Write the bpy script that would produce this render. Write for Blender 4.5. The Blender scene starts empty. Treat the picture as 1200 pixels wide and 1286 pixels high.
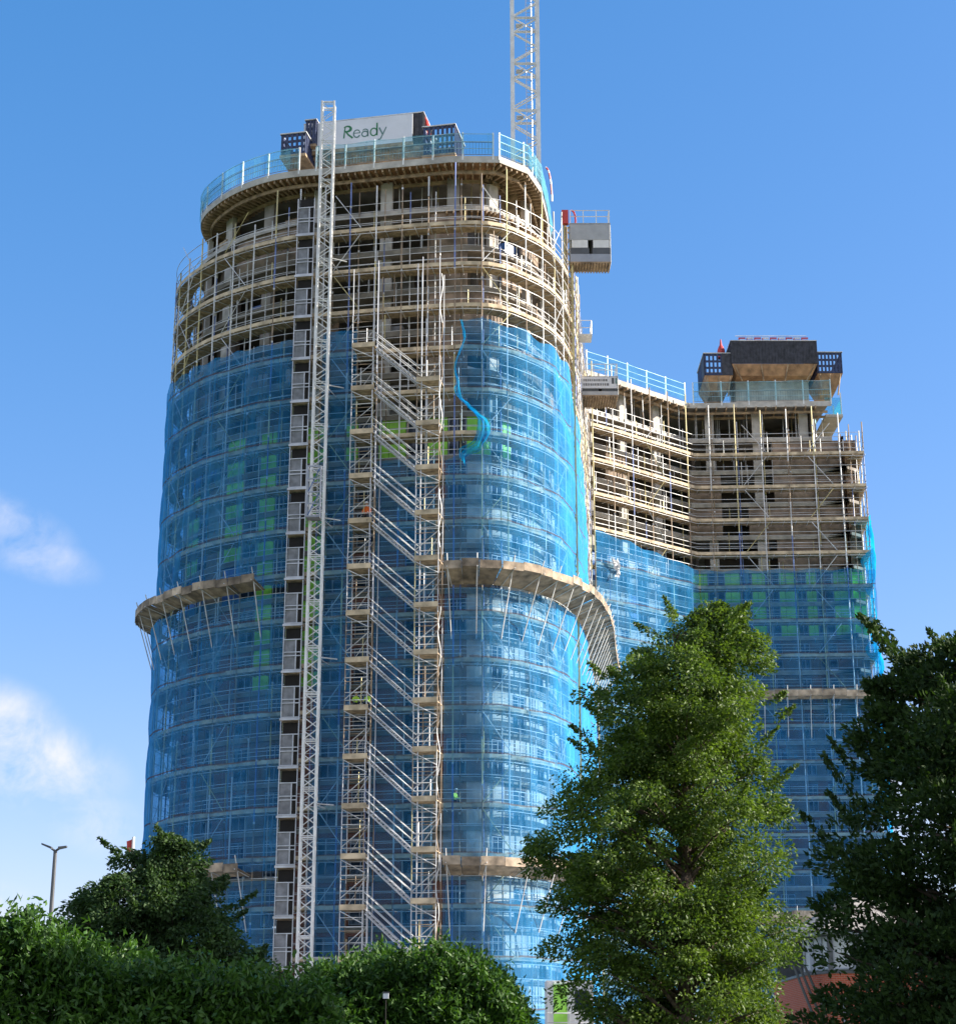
import bpy, bmesh, math, random
import numpy as np
from mathutils import Vector, Matrix, noise
R = math.radians
scene = bpy.context.scene
COL = scene.collection
rnd = random.Random(7)

# ------------------------------------------------------------------ camera
FPX, PITCH = 2230.0, R(17.4)
cd = bpy.data.cameras.new('camera')
cam = bpy.data.objects.new('camera', cd); COL.objects.link(cam)
cam.location = (0, 0, 1.6); cam.rotation_euler = (R(90) + PITCH, 0, 0)
cd.sensor_fit = 'VERTICAL'; cd.sensor_height = 24; cd.lens = 24 * FPX / 1286
cd.clip_start = 0.1; cd.clip_end = 6000
scene.camera = cam

# ------------------------------------------------------------------ light
GAM = 0.68
SUN_EL, SUN_AZ = R(28), R(.3)          # azimuth from +X towards +Y
sd = Vector((math.cos(SUN_AZ) * math.cos(SUN_EL), math.sin(SUN_AZ) * math.cos(SUN_EL), math.sin(SUN_EL)))
ld = bpy.data.lights.new('sun', 'SUN'); ld.energy = 5.0; ld.angle = R(0.5); ld.color = (1.0, 0.93, 0.82)
lo = bpy.data.objects.new('sun', ld); COL.objects.link(lo); lo.location = (200, 0, 150)
lo.rotation_euler = sd.to_track_quat('Z', 'Y').to_euler()

w = bpy.data.worlds.new('World'); scene.world = w; w.use_nodes = True
nt = w.node_tree; nt.nodes.clear()
def N(t, kind, **kw):
    n = t.nodes.new(kind)
    for k, v in kw.items(): setattr(n, k, v)
    return n
def mathn(t, op, a, b=None, c=None, clamp=False):
    n = N(t, 'ShaderNodeMath', operation=op); n.use_clamp = clamp
    for i, v in enumerate((a, b, c)):
        if v is None: continue
        if isinstance(v, (int, float)): n.inputs[i].default_value = v
        else: t.links.new(v, n.inputs[i])
    return n.outputs[0]
sky = N(nt, 'ShaderNodeTexSky', sky_type='NISHITA'); sky.sun_disc = False
sky.sun_elevation = SUN_EL; sky.sun_rotation = R(90) - SUN_AZ
sky.altitude = 100; sky.air_density = 1.0; sky.dust_density = 0.8; sky.ozone_density = 2.0
hs = N(nt, 'ShaderNodeHueSaturation'); hs.inputs['Saturation'].default_value = 1.42; hs.inputs['Value'].default_value = 1.1
nt.links.new(sky.outputs[0], hs.inputs['Color'])
gm = N(nt, 'ShaderNodeGamma'); gm.inputs['Gamma'].default_value = GAM; nt.links.new(hs.outputs[0], gm.inputs['Color'])
tc = N(nt, 'ShaderNodeTexCoord')
ns = N(nt, 'ShaderNodeTexNoise'); ns.inputs['Scale'].default_value = 26; ns.inputs['Detail'].default_value = 9; ns.inputs['Roughness'].default_value = 0.60; ns.inputs['Distortion'].default_value = .35
nt.links.new(tc.outputs['Generated'], ns.inputs['Vector'])
def pxdir(px, py):
    x = (px - 600) / FPX; y = (643 - py) / FPX
    return Vector((x, math.cos(PITCH) - y * math.sin(PITCH), math.sin(PITCH) + y * math.cos(PITCH))).normalized()
cl = None
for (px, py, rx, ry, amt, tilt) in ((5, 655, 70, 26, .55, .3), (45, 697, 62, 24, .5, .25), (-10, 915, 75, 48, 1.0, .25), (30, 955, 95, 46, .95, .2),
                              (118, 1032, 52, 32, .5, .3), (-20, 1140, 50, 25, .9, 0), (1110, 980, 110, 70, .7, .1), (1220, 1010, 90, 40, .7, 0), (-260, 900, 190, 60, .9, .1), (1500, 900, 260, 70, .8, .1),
                              # unseen clouds added behind the camera as neutral fill light: (flag, elevation, half width, half height, amount, azimuth / 100)
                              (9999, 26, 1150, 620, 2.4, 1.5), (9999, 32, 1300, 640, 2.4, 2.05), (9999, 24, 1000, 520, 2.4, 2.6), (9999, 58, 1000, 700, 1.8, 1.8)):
    d = pxdir(px, py) if abs(px) < 5000 else Vector((math.sin(R(tilt * 100)) * math.cos(R(py)), math.cos(R(tilt * 100)) * math.cos(R(py)), math.sin(R(py))))
    if abs(px) > 5000: tilt = 0
    e = d.cross(Vector((0, 0, 1))).normalized(); u = e.cross(d).normalized()
    e2 = e * math.cos(tilt) - u * math.sin(tilt); u2 = u * math.cos(tilt) + e * math.sin(tilt)
    def dot(v):
        n = N(nt, 'ShaderNodeVectorMath', operation='DOT_PRODUCT'); nt.links.new(tc.outputs['Generated'], n.inputs[0]); n.inputs[1].default_value = v
        return n.outputs['Value']
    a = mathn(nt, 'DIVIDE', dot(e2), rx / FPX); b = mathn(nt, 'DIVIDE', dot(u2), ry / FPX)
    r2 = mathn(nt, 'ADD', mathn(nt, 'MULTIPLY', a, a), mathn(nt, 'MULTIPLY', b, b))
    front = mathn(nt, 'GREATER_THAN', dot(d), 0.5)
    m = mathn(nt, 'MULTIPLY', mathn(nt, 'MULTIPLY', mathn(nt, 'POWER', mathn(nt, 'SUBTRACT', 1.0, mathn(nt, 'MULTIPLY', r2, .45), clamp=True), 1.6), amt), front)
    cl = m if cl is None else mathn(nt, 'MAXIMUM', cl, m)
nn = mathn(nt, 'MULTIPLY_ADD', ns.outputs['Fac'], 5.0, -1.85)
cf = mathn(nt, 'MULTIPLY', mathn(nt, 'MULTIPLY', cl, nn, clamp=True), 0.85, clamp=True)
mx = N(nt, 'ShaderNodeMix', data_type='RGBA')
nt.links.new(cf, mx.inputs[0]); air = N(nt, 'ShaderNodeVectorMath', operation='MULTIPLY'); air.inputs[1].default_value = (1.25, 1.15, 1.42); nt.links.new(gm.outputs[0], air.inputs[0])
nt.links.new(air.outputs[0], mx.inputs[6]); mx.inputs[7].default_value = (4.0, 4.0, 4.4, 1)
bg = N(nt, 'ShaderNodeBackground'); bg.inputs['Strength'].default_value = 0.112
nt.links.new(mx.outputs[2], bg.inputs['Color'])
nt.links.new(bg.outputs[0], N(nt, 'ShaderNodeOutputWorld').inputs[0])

vs = scene.view_settings
vs.view_transform = 'Standard'; vs.look = 'None'; vs.exposure = 1.15; vs.gamma = 1.0; vs.use_curve_mapping = False
scene.cycles.max_bounces = 8; scene.cycles.transparent_max_bounces = 24
scene.cycles.diffuse_bounces = 3

# ------------------------------------------------------------------ materials
MATS = {}
def mat(name, col, rough=0.7, metal=0.0, var=0.15, scale=1.5, bump=0.0, bscale=20, stretch=None, spec=None):
    m = bpy.data.materials.new(name); m.use_nodes = True; t = m.node_tree
    b = t.nodes['Principled BSDF']
    b.inputs['Roughness'].default_value = rough; b.inputs['Metallic'].default_value = metal
    if spec is not None: b.inputs['Specular IOR Level'].default_value = spec
    tc = N(t, 'ShaderNodeTexCoord'); mp = N(t, 'ShaderNodeMapping')
    if stretch: mp.inputs['Scale'].default_value = stretch
    t.links.new(tc.outputs['Object'], mp.inputs[0])
    n1 = N(t, 'ShaderNodeTexNoise'); n1.inputs['Scale'].default_value = scale; n1.inputs['Detail'].default_value = 6
    t.links.new(mp.outputs[0], n1.inputs['Vector'])
    mr = N(t, 'ShaderNodeMapRange'); mr.inputs[1].default_value = .3; mr.inputs[2].default_value = .7
    mr.inputs[3].default_value = 1 - var * 1.6; mr.inputs[4].default_value = 1 + var
    t.links.new(n1.outputs['Fac'], mr.inputs[0])
    mm = N(t, 'ShaderNodeVectorMath', operation='SCALE'); mm.inputs[0].default_value = col[:3]
    t.links.new(mr.outputs[0], mm.inputs['Scale']); t.links.new(mm.outputs[0], b.inputs['Base Color'])
    if bump:
        n2 = N(t, 'ShaderNodeTexNoise'); n2.inputs['Scale'].default_value = bscale; t.links.new(mp.outputs[0], n2.inputs['Vector'])
        bp = N(t, 'ShaderNodeBump'); bp.inputs['Strength'].default_value = bump; bp.inputs['Distance'].default_value = .03
        t.links.new(n2.outputs['Fac'], bp.inputs['Height']); t.links.new(bp.outputs[0], b.inputs['Normal'])
    MATS[name] = m
    return m
def vary_by_object(m, lo, hi):
    t = m.node_tree; b = t.nodes['Principled BSDF']; src = b.inputs['Base Color'].links[0].from_socket
    oi = N(t, 'ShaderNodeObjectInfo'); mr = N(t, 'ShaderNodeMapRange'); mr.inputs[3].default_value = lo; mr.inputs[4].default_value = hi; t.links.new(oi.outputs['Random'], mr.inputs[0])
    sc = N(t, 'ShaderNodeVectorMath', operation='SCALE'); t.links.new(src, sc.inputs[0]); t.links.new(mr.outputs[0], sc.inputs['Scale']); t.links.new(sc.outputs[0], b.inputs['Base Color'])
concrete = mat('concrete', (.32, .285, .245), .85, var=.25, scale=.8, bump=.15)
slabedge = mat('pale_concrete', (.52, .48, .42), .85, var=.2, scale=1.2)
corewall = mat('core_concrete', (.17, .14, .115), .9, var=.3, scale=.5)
block = mat('blockwork', (.30, .225, .165), .9, var=.3, scale=1.2, bump=.2)
timber = mat('timber', (.40, .28, .17), .8, var=.35, scale=2.0, bump=.2)
plyform = mat('ply_soffit', (.42, .24, .12), .7, var=.3, scale=1.5)
boards = mat('scaffold_board', (.44, .33, .21), .85, var=.35, scale=2.5, bump=.2)
toem = mat('toe_board', (.64, .50, .33), .85, var=.3, scale=1.3)
fanm = mat('fan_board', (.44, .34, .24), .85, var=.4, scale=1.4, bump=.25)
steel = mat('galvanised_tube', (.66, .655, .64), .5, .1, var=.25, scale=.7)
yellowtube = mat('yellow_tube', (.62, .53, .26), .5, .15, var=.25, scale=.7)
rusttube = mat('rusty_tube', (.34, .25, .17), .7, .1, var=.4, scale=.9)
bluetube = mat('blue_tube', (.16, .22, .45), .5, .2, var=.3, scale=.7)
vary_by_object(fanm, .55, 1.25)
alu = mat('aluminium', (.56, .56, .57), .4, .35, var=.15)
white = mat('white_paint', (.80, .79, .76), .45, var=.1)
darkpanel = mat('dark_formwork', (.045, .045, .055), .6, var=.4, scale=3, bump=.1)
navypanel = mat('navy_formwork', (.03, .045, .11), .55, var=.3, scale=3)
greypanel = mat('grey_mesh', (.24, .24, .25), .6, var=.25, scale=2)
cagepanel = mat('cage_sheet', (.46, .46, .46), .5, .1, var=.06, scale=2)
voidm = mat('dark_void', (.02, .017, .015), .9, var=.2)
redp = mat('red_paint', (.55, .05, .04), .5, var=.15)
greenboard = mat('green_sheathing', (.40, .84, .10), .6, var=.2, scale=.9)
brickwall = None
film = mat('blue_film', (.05, .13, .36), .35, var=.3, scale=1)
frame = mat('window_frame', (.33, .35, .40), .4, var=.1)
glass = mat('window_glass', (.02, .035, .06), .08, var=.3, scale=.4, spec=.6)
bark = mat('bark', (.12, .085, .06), .9, var=.4, scale=6, bump=.5)
rooftile = mat('roof_tile', (.33, .30, .26), .8, var=.25, scale=3, bump=.3)
asphalt = mat('asphalt', (.05, .05, .052), .9, var=.25, scale=2, bump=.3)
paving = mat('paving', (.30, .29, .27), .85, var=.2, scale=1)
turf = mat('turf', (.06, .10, .03), .95, var=.4, scale=.3, bump=.4)
lamppost = mat('lamp_post_grey', (.10, .105, .11), .5, .3, var=.1)
orange = mat('orange_cloth', (.85, .16, .02), .8, var=.1)
lime = mat('lime_cloth', (.48, .75, .08), .8, var=.1)
skinm = mat('skin', (.50, .30, .22), .6, var=.05)
trouser = mat('dark_trousers', (.03, .033, .045), .85, var=.2)
signm = mat('sign_white', (.74, .75, .78), .5, var=.05, scale=.6)
letg = mat('letter_green', (.03, .20, .08), .6, var=.05)
letgrey = mat('letter_grey_green', (.11, .22, .20), .6, var=.05)
plastic = mat('white_plastic', (.82, .83, .85), .5, var=.05)
cream = mat('cream_facing', (.60, .53, .46), .8, var=.2, scale=1.0)

def brick_material(name, c1, c2, mortar):
    m = bpy.data.materials.new(name); m.use_nodes = True; t = m.node_tree; b = t.nodes['Principled BSDF']
    tc = N(t, 'ShaderNodeTexCoord'); sp = N(t, 'ShaderNodeSeparateXYZ'); t.links.new(tc.outputs['Object'], sp.inputs[0])
    cb = N(t, 'ShaderNodeCombineXYZ'); t.links.new(mathn(t, 'ADD', sp.outputs[0], sp.outputs[1]), cb.inputs[0]); t.links.new(sp.outputs[2], cb.inputs[1])
    br = N(t, 'ShaderNodeTexBrick'); br.inputs['Scale'].default_value = 1; br.inputs['Brick Width'].default_value = .23; br.inputs['Row Height'].default_value = .08
    br.inputs['Mortar Size'].default_value = .006
    br.inputs['Color1'].default_value = (*c1, 1); br.inputs['Color2'].default_value = (*c2, 1); br.inputs['Mortar'].default_value = (*mortar, 1)
    t.links.new(cb.outputs[0], br.inputs['Vector']); t.links.new(br.outputs['Color'], b.inputs['Base Color']); b.inputs['Roughness'].default_value = .9
    return m
brickwall = brick_material('red_brick', (.30, .10, .065), (.22, .075, .05), (.3, .27, .24))
housebrick = brick_material('house_brick', (.46, .09, .04), (.38, .07, .03), (.35, .28, .22))
palebrick = brick_material('pale_brick', (.22, .16, .14), (.17, .12, .10), (.28, .25, .22))

def net_material(name, col, a, tint, seam=True, period=3.1, phase=0.0):
    """Fine knotted netting: threads cover a share of the sheet, more of it at a slant, so it turns denser towards its edges."""
    m = bpy.data.materials.new(name); m.use_nodes = True; t = m.node_tree; t.nodes.clear()
    out = N(t, 'ShaderNodeOutputMaterial')
    tc = N(t, 'ShaderNodeTexCoord')
    n1 = N(t, 'ShaderNodeTexNoise'); n1.inputs['Scale'].default_value = .55; n1.inputs['Detail'].default_value = 8; n1.inputs['Roughness'].default_value = .65
    mp = N(t, 'ShaderNodeMapping'); mp.inputs['Scale'].default_value = (1.6, 1.6, .55)
    t.links.new(tc.outputs['Object'], mp.inputs[0]); t.links.new(mp.outputs[0], n1.inputs['Vector'])
    lw = N(t, 'ShaderNodeLayerWeight'); lw.inputs['Blend'].default_value = .5
    cosv = mathn(t, 'MAXIMUM', mathn(t, 'SUBTRACT', 1.0, lw.outputs['Facing']), .16)
    av = mathn(t, 'MULTIPLY_ADD', n1.outputs['Fac'], .5, a - .25, clamp=True)
    sp = N(t, 'ShaderNodeSeparateXYZ'); t.links.new(tc.outputs['Object'], sp.inputs[0])
    an = mathn(t, 'MULTIPLY', mathn(t, 'ARCTAN2', mathn(t, 'SUBTRACT', sp.outputs[1], 130.0), mathn(t, 'ADD', sp.outputs[0], 5.0)), 6.3)
    zr = mathn(t, 'DIVIDE', mathn(t, 'ADD', sp.outputs[2], .9), 6.2)
    cell = N(t, 'ShaderNodeCombineXYZ'); t.links.new(mathn(t, 'FLOOR', an), cell.inputs[0]); t.links.new(mathn(t, 'FLOOR', zr), cell.inputs[1])
    wn = N(t, 'ShaderNodeTexWhiteNoise'); t.links.new(cell.outputs[0], wn.inputs['Vector'])
    lap = mathn(t, 'MULTIPLY', mathn(t, 'LESS_THAN', mathn(t, 'FRACT', an), .05), .10)
    av = mathn(t, 'ADD', mathn(t, 'ADD', av, mathn(t, 'MULTIPLY_ADD', wn.outputs['Value'], .12, -.06)), lap, clamp=True)
    n2 = N(t, 'ShaderNodeTexNoise'); n2.inputs['Scale'].default_value = .35; n2.inputs['Detail'].default_value = 4; t.links.new(tc.outputs['Object'], n2.inputs['Vector'])
    if seam:
        zz = mathn(t, 'ADD', mathn(t, 'MULTIPLY_ADD', n2.outputs['Fac'], .5, phase), sp.outputs[2])
        fr = mathn(t, 'FRACT', mathn(t, 'DIVIDE', zz, period))
        sm = mathn(t, 'MULTIPLY', mathn(t, 'LESS_THAN', fr, .035), mathn(t, 'GREATER_THAN', n1.outputs['Fac'], .40))
        av = mathn(t, 'ADD', av, mathn(t, 'MULTIPLY', sm, .28), clamp=True)
    op = mathn(t, 'SUBTRACT', 1.0, mathn(t, 'POWER', mathn(t, 'SUBTRACT', 1.0, mathn(t, 'MINIMUM', av, .93)), mathn(t, 'DIVIDE', 1.0, cosv)))
    cr = N(t, 'ShaderNodeMix', data_type='RGBA'); cr.inputs[6].default_value = (*[c * .75 for c in col], 1); cr.inputs[7].default_value = (*[min(1, c * 1.25) for c in col], 1)
    t.links.new(n1.outputs['Fac'], cr.inputs[0])
    colr = cr.outputs[2]
    if seam:
        c2 = N(t, 'ShaderNodeMix', data_type='RGBA'); t.links.new(sm, c2.inputs[0]); t.links.new(colr, c2.inputs[6]); c2.inputs[7].default_value = (.14, .15, .22, 1); colr = c2.outputs[2]
    df = N(t, 'ShaderNodeBsdfDiffuse'); tl = N(t, 'ShaderNodeBsdfTranslucent')
    t.links.new(colr, df.inputs[0]); t.links.new(colr, tl.inputs[0])
    bp = N(t, 'ShaderNodeBump'); bp.inputs['Strength'].default_value = .6; bp.inputs['Distance'].default_value = .25
    t.links.new(n1.outputs['Fac'], bp.inputs['Height']); t.links.new(bp.outputs[0], df.inputs['Normal'])
    th = N(t, 'ShaderNodeMixShader'); th.inputs[0].default_value = .45; t.links.new(df.outputs[0], th.inputs[1]); t.links.new(tl.outputs[0], th.inputs[2])
    tr = N(t, 'ShaderNodeBsdfTransparent'); tr.inputs[0].default_value = (*tint, 1)
    mxs = N(t, 'ShaderNodeMixShader'); t.links.new(op, mxs.inputs[0]); t.links.new(tr.outputs[0], mxs.inputs[1]); t.links.new(th.outputs[0], mxs.inputs[2])
    t.links.new(mxs.outputs[0], out.inputs[0])
    return m
netm = net_material('blue_debris_net', (.065, .41, .98), .245, (.66, .86, 1.0), phase=.9)
netbright = net_material('bright_debris_net', (.01, .48, .90), .36, (.6, .85, 1), seam=False)
netedge = net_material('edge_net', (.16, .48, .62), .15, (.75, .93, .97), seam=False)
barrier = net_material('barrier_mesh', (.05, .12, .18), .25, (.8, .9, .95), seam=False)

def leaf_material(name, c1, c2, rough=.5, trans=.35):
    m = bpy.data.materials.new(name); m.use_nodes = True; t = m.node_tree; t.nodes.clear()
    out = N(t, 'ShaderNodeOutputMaterial'); at = N(t, 'ShaderNodeAttribute', attribute_name='tone')
    cr = N(t, 'ShaderNodeMix', data_type='RGBA'); cr.inputs[6].default_value = (*c1, 1); cr.inputs[7].default_value = (*c2, 1)
    t.links.new(at.outputs['Fac'], cr.inputs[0])
    pb = N(t, 'ShaderNodeBsdfPrincipled'); pb.inputs['Roughness'].default_value = rough; pb.inputs['Specular IOR Level'].default_value = .35; t.links.new(cr.outputs[2], pb.inputs['Base Color'])
    tl = N(t, 'ShaderNodeBsdfTranslucent')
    vm = N(t, 'ShaderNodeVectorMath', operation='MULTIPLY'); t.links.new(cr.outputs[2], vm.inputs[0]); vm.inputs[1].default_value = (1.3, 1.35, .6)
    t.links.new(vm.outputs[0], tl.inputs[0])
    mxs = N(t, 'ShaderNodeMixShader'); mxs.inputs[0].default_value = trans; t.links.new(pb.outputs[0], mxs.inputs[1]); t.links.new(tl.outputs[0], mxs.inputs[2])
    t.links.new(mxs.outputs[0], out.inputs[0])
    return m

# ------------------------------------------------------------------ mesh builder
class MB:
    def __init__(self): self.v = []; self.f = []; self.mi = []; self.mats = []
    def _m(self, m):
        if m not in self.mats: self.mats.append(m)
        return self.mats.index(m)
    def add(self, vs, fs, m=None):
        o = len(self.v); self.v += [tuple(p) for p in vs]; self.f += [tuple(i + o for i in f) for f in fs]
        k = self._m(m) if m else 0
        self.mi += [k] * len(fs); return self
    def hexa(self, b4, t4, m=None):
        return self.add(list(b4) + list(t4), [(3, 2, 1, 0), (4, 5, 6, 7), (0, 1, 5, 4), (1, 2, 6, 5), (2, 3, 7, 6), (3, 0, 4, 7)], m)
    def box(self, c, s, rz=0, m=None):
        cx, cy, cz = c; a, b, h = s[0] / 2, s[1] / 2, s[2] / 2; co, si = math.cos(rz), math.sin(rz)
        q = [(cx + x * co - y * si, cy + x * si + y * co) for x, y in ((-a, -b), (a, -b), (a, b), (-a, b))]
        return self.hexa([(x, y, cz - h) for x, y in q], [(x, y, cz + h) for x, y in q], m)
    def bar(self, p, q, r, m=None, n=4, r2=None):
        p = Vector(p); q = Vector(q); d = (q - p).normalized(); r2 = r if r2 is None else r2
        a = Vector((0, 0, 1)) if abs(d.z) < .9 else Vector((1, 0, 0))
        e = d.cross(a).normalized(); g = d.cross(e)
        an = [2 * math.pi * i / n for i in range(n)]
        vs = [p + (e * math.cos(t) + g * math.sin(t)) * r for t in an] + [q + (e * math.cos(t) + g * math.sin(t)) * r2 for t in an]
        fs = [(i, (i + 1) % n, n + (i + 1) % n, n + i) for i in range(n)] + [tuple(range(n))[::-1], tuple(range(n, 2 * n))]
        return self.add(vs, fs, m)
    def sweep(self, rows, m=None, closed=True):
        """rows: list of cross-sections (equal length); skinned, capped."""
        n = len(rows[0]); vs = [p for r in rows for p in r]; fs = []
        for i in range(len(rows) - 1):
            for j in range(n): fs.append((i * n + j, i * n + (j + 1) % n, (i + 1) * n + (j + 1) % n, (i + 1) * n + j))
        fs += [tuple(range(n))[::-1], tuple(range((len(rows) - 1) * n, len(rows) * n))]
        return self.add(vs, fs, m)
    def prism(self, pts, z0, z1, m=None):
        n = len(pts)
        vs = [(x, y, z0) for x, y in pts] + [(x, y, z1) for x, y in pts]
        return self.add(vs, [tuple(range(n))[::-1], tuple(range(n, 2 * n))] + [(i, (i + 1) % n, n + (i + 1) % n, n + i) for i in range(n)], m)
    def build(self, name, m=None, parent=None, smooth=False):
        me = bpy.data.meshes.new(name); me.from_pydata(self.v, [], self.f)
        for mm in (self.mats or [m]): me.materials.append(mm)
        if len(self.mats) > 1: me.polygons.foreach_set('material_index', self.mi)
        if smooth: me.polygons.foreach_set('use_smooth', [True] * len(me.polygons))
        me.update()
        o = bpy.data.objects.new(name, me); COL.objects.link(o)
        if parent:
            o.parent = parent
            pl = Vector((0, 0, 0)); q = parent
            while q: pl += q.location; q = q.parent
            o.location = -pl
        return o
def tag(o, label=None, cat=None, group=None, kind=None):
    if label: o['label'] = label
    if cat: o['category'] = cat
    if group: o['group'] = group
    if kind: o['kind'] = kind
    return o
def empty(name, loc, label, cat, group=None):
    o = bpy.data.objects.new(name, None); COL.objects.link(o); o.location = loc
    return tag(o, label, cat, group)

# ------------------------------------------------------------------ plan curves
class Path:
    def __init__(self, segs, step=.4):
        P = []
        for kind, pts in segs:
            pts = [Vector((x, y)) for x, y in pts]
            if kind == 'c':
                q = [pts[0] * 2 - pts[1]] + pts + [pts[-1] * 2 - pts[-2]]
                for i in range(1, len(q) - 2):
                    n = max(2, int((q[i + 1] - q[i]).length / step))
                    for k in range(n):
                        t = k / n; a, b, c, d = q[i - 1:i + 3]
                        P.append(.5 * ((2 * b) + (c - a) * t + (2 * a - 5 * b + 4 * c - d) * t * t + (3 * b - a - 3 * c + d) * t ** 3))
                P.append(pts[-1])
            else:
                for a, b in zip(pts, pts[1:]):
                    n = max(1, int((b - a).length / step))
                    P += [a.lerp(b, k / n) for k in range(n)]
                P.append(pts[-1])
        Q = [P[0]]
        for p in P[1:]:
            if (p - Q[-1]).length > .02: Q.append(p)
        self.P = Q; self.s = [0]
        for a, b in zip(Q, Q[1:]): self.s.append(self.s[-1] + (b - a).length)
        self.N = []
        for i in range(len(Q)):
            d1 = (Q[i] - Q[max(0, i - 1)]); d2 = (Q[min(len(Q) - 1, i + 1)] - Q[i])
            d1 = d1.normalized() if d1.length else d2.normalized(); d2 = d2.normalized() if d2.length else d1
            n1 = Vector((d1.y, -d1.x)); n2 = Vector((d2.y, -d2.x)); m = (n1 + n2)
            m = m.normalized(); self.N.append(m / max(.5, m.dot(n1)))
        self.L = self.s[-1]
    def idx(self, s):
        s = min(max(s, 0), self.L - 1e-4); lo, hi = 0, len(self.s) - 1
        while hi - lo > 1:
            k = (lo + hi) // 2
            if self.s[k] <= s: lo = k
            else: hi = k
        return lo, (s - self.s[lo]) / (self.s[lo + 1] - self.s[lo])
    def at(self, s, off=0):
        i, t = self.idx(s); p = self.P[i].lerp(self.P[i + 1], t); n = self.N[i].lerp(self.N[i + 1], t)
        return p + n * off
    def ang(self, s):
        i, _ = self.idx(s); d = self.P[i + 1] - self.P[i]; return math.atan2(d.y, d.x)
    def p3(self, s, off, z):
        q = self.at(s, off); return (q.x, q.y, z)
    def span(self, s0, s1):
        return [s0] + [s for s in self.s if s0 + .05 < s < s1 - .05] + [s1]
    def s_at(self, x=None, y=None, lo=0):
        best = min((i for i in range(len(self.P)) if self.s[i] >= lo), key=lambda i: abs(self.P[i].x - x) if x is not None else abs(self.P[i].y - y))
        return self.s[best]
    def ribbon(self, mb, s0, s1, o0, o1, z0, z1, m=None, thin=1):
        ss = self.span(s0, s1)
        if thin > 1: ss = ss[:1] + ss[1:-1][::thin] + ss[-1:]
        rows = []
        for s in ss:
            a = self.at(s, o0); b = self.at(s, o1)
            rows.append([(a.x, a.y, z0), (b.x, b.y, z0), (b.x, b.y, z1), (a.x, a.y, z1)])
        mb.sweep(rows, m); return mb

PL = Path([('c', [(-18.5, 136), (-21.6, 131), (-23.0, 126.6), (-22.8, 123.4), (-21.5, 120.6), (-19.2, 117.8), (-16.8, 115.9), (-13.7, 114.2), (-11, 113.45), (-8.4, 112.9), (-6.2, 112.45), (-4, 112.05), (-1.4, 111.7)]),
           ('c', [(-1.0, 111.65), (.7, 111.75), (2.1, 112.4), (3.35, 113.6), (4.7, 115.2), (5.85, 117.5), (6.8, 121), (7.6, 126), (8.2, 132), (8.9, 138.5), (9.45, 142.6)])])
PR = Path([('c', [(9.7, 143.6), (12.3, 145.6), (15.7, 148.5), (19.5, 151.7)]), ('l', [(19.7, 151.75), (31.9, 151.15), (34.7, 151.0), (35.2, 156), (35.6, 166)])])
PT = Path([('c', [(-18.6, 130), (-20.6, 125.4), (-21.0, 122.6), (-20.4, 120.2), (-18.7, 117.7), (-17.0, 116.05), (-14.9, 114.7), (-12.8, 114.0), (-10.1, 113.55), (-6.3, 112.75), (-2.2, 111.95)]),
           ('l', [(-2.0, 111.9), (1.5, 111.95), (3.5, 113.6), (4.5, 116.4), (5.15, 120.8), (5.7, 126), (5.9, 132)])])
ST = 3.1
zs = lambda j: 62.8 - ST * j            # slab tops
zd = lambda k: 57.56 - ST * k           # scaffold decks
sL = {n: PL.s_at(x=x, lo=14) for n, x in dict(hoistl=-12.7, hoistr=-11.0, netm0=-9.9, netm1=-8.3, st0=-8.3, st1=-2.2, corner=-1.2, lit=.6, rt=5.85).items()}
s_front0 = PL.s_at(y=124.5); sL['x6'] = PL.s_at(x=-6.9, lo=14)
s_side = PL.s_at(y=132, lo=40)

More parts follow.
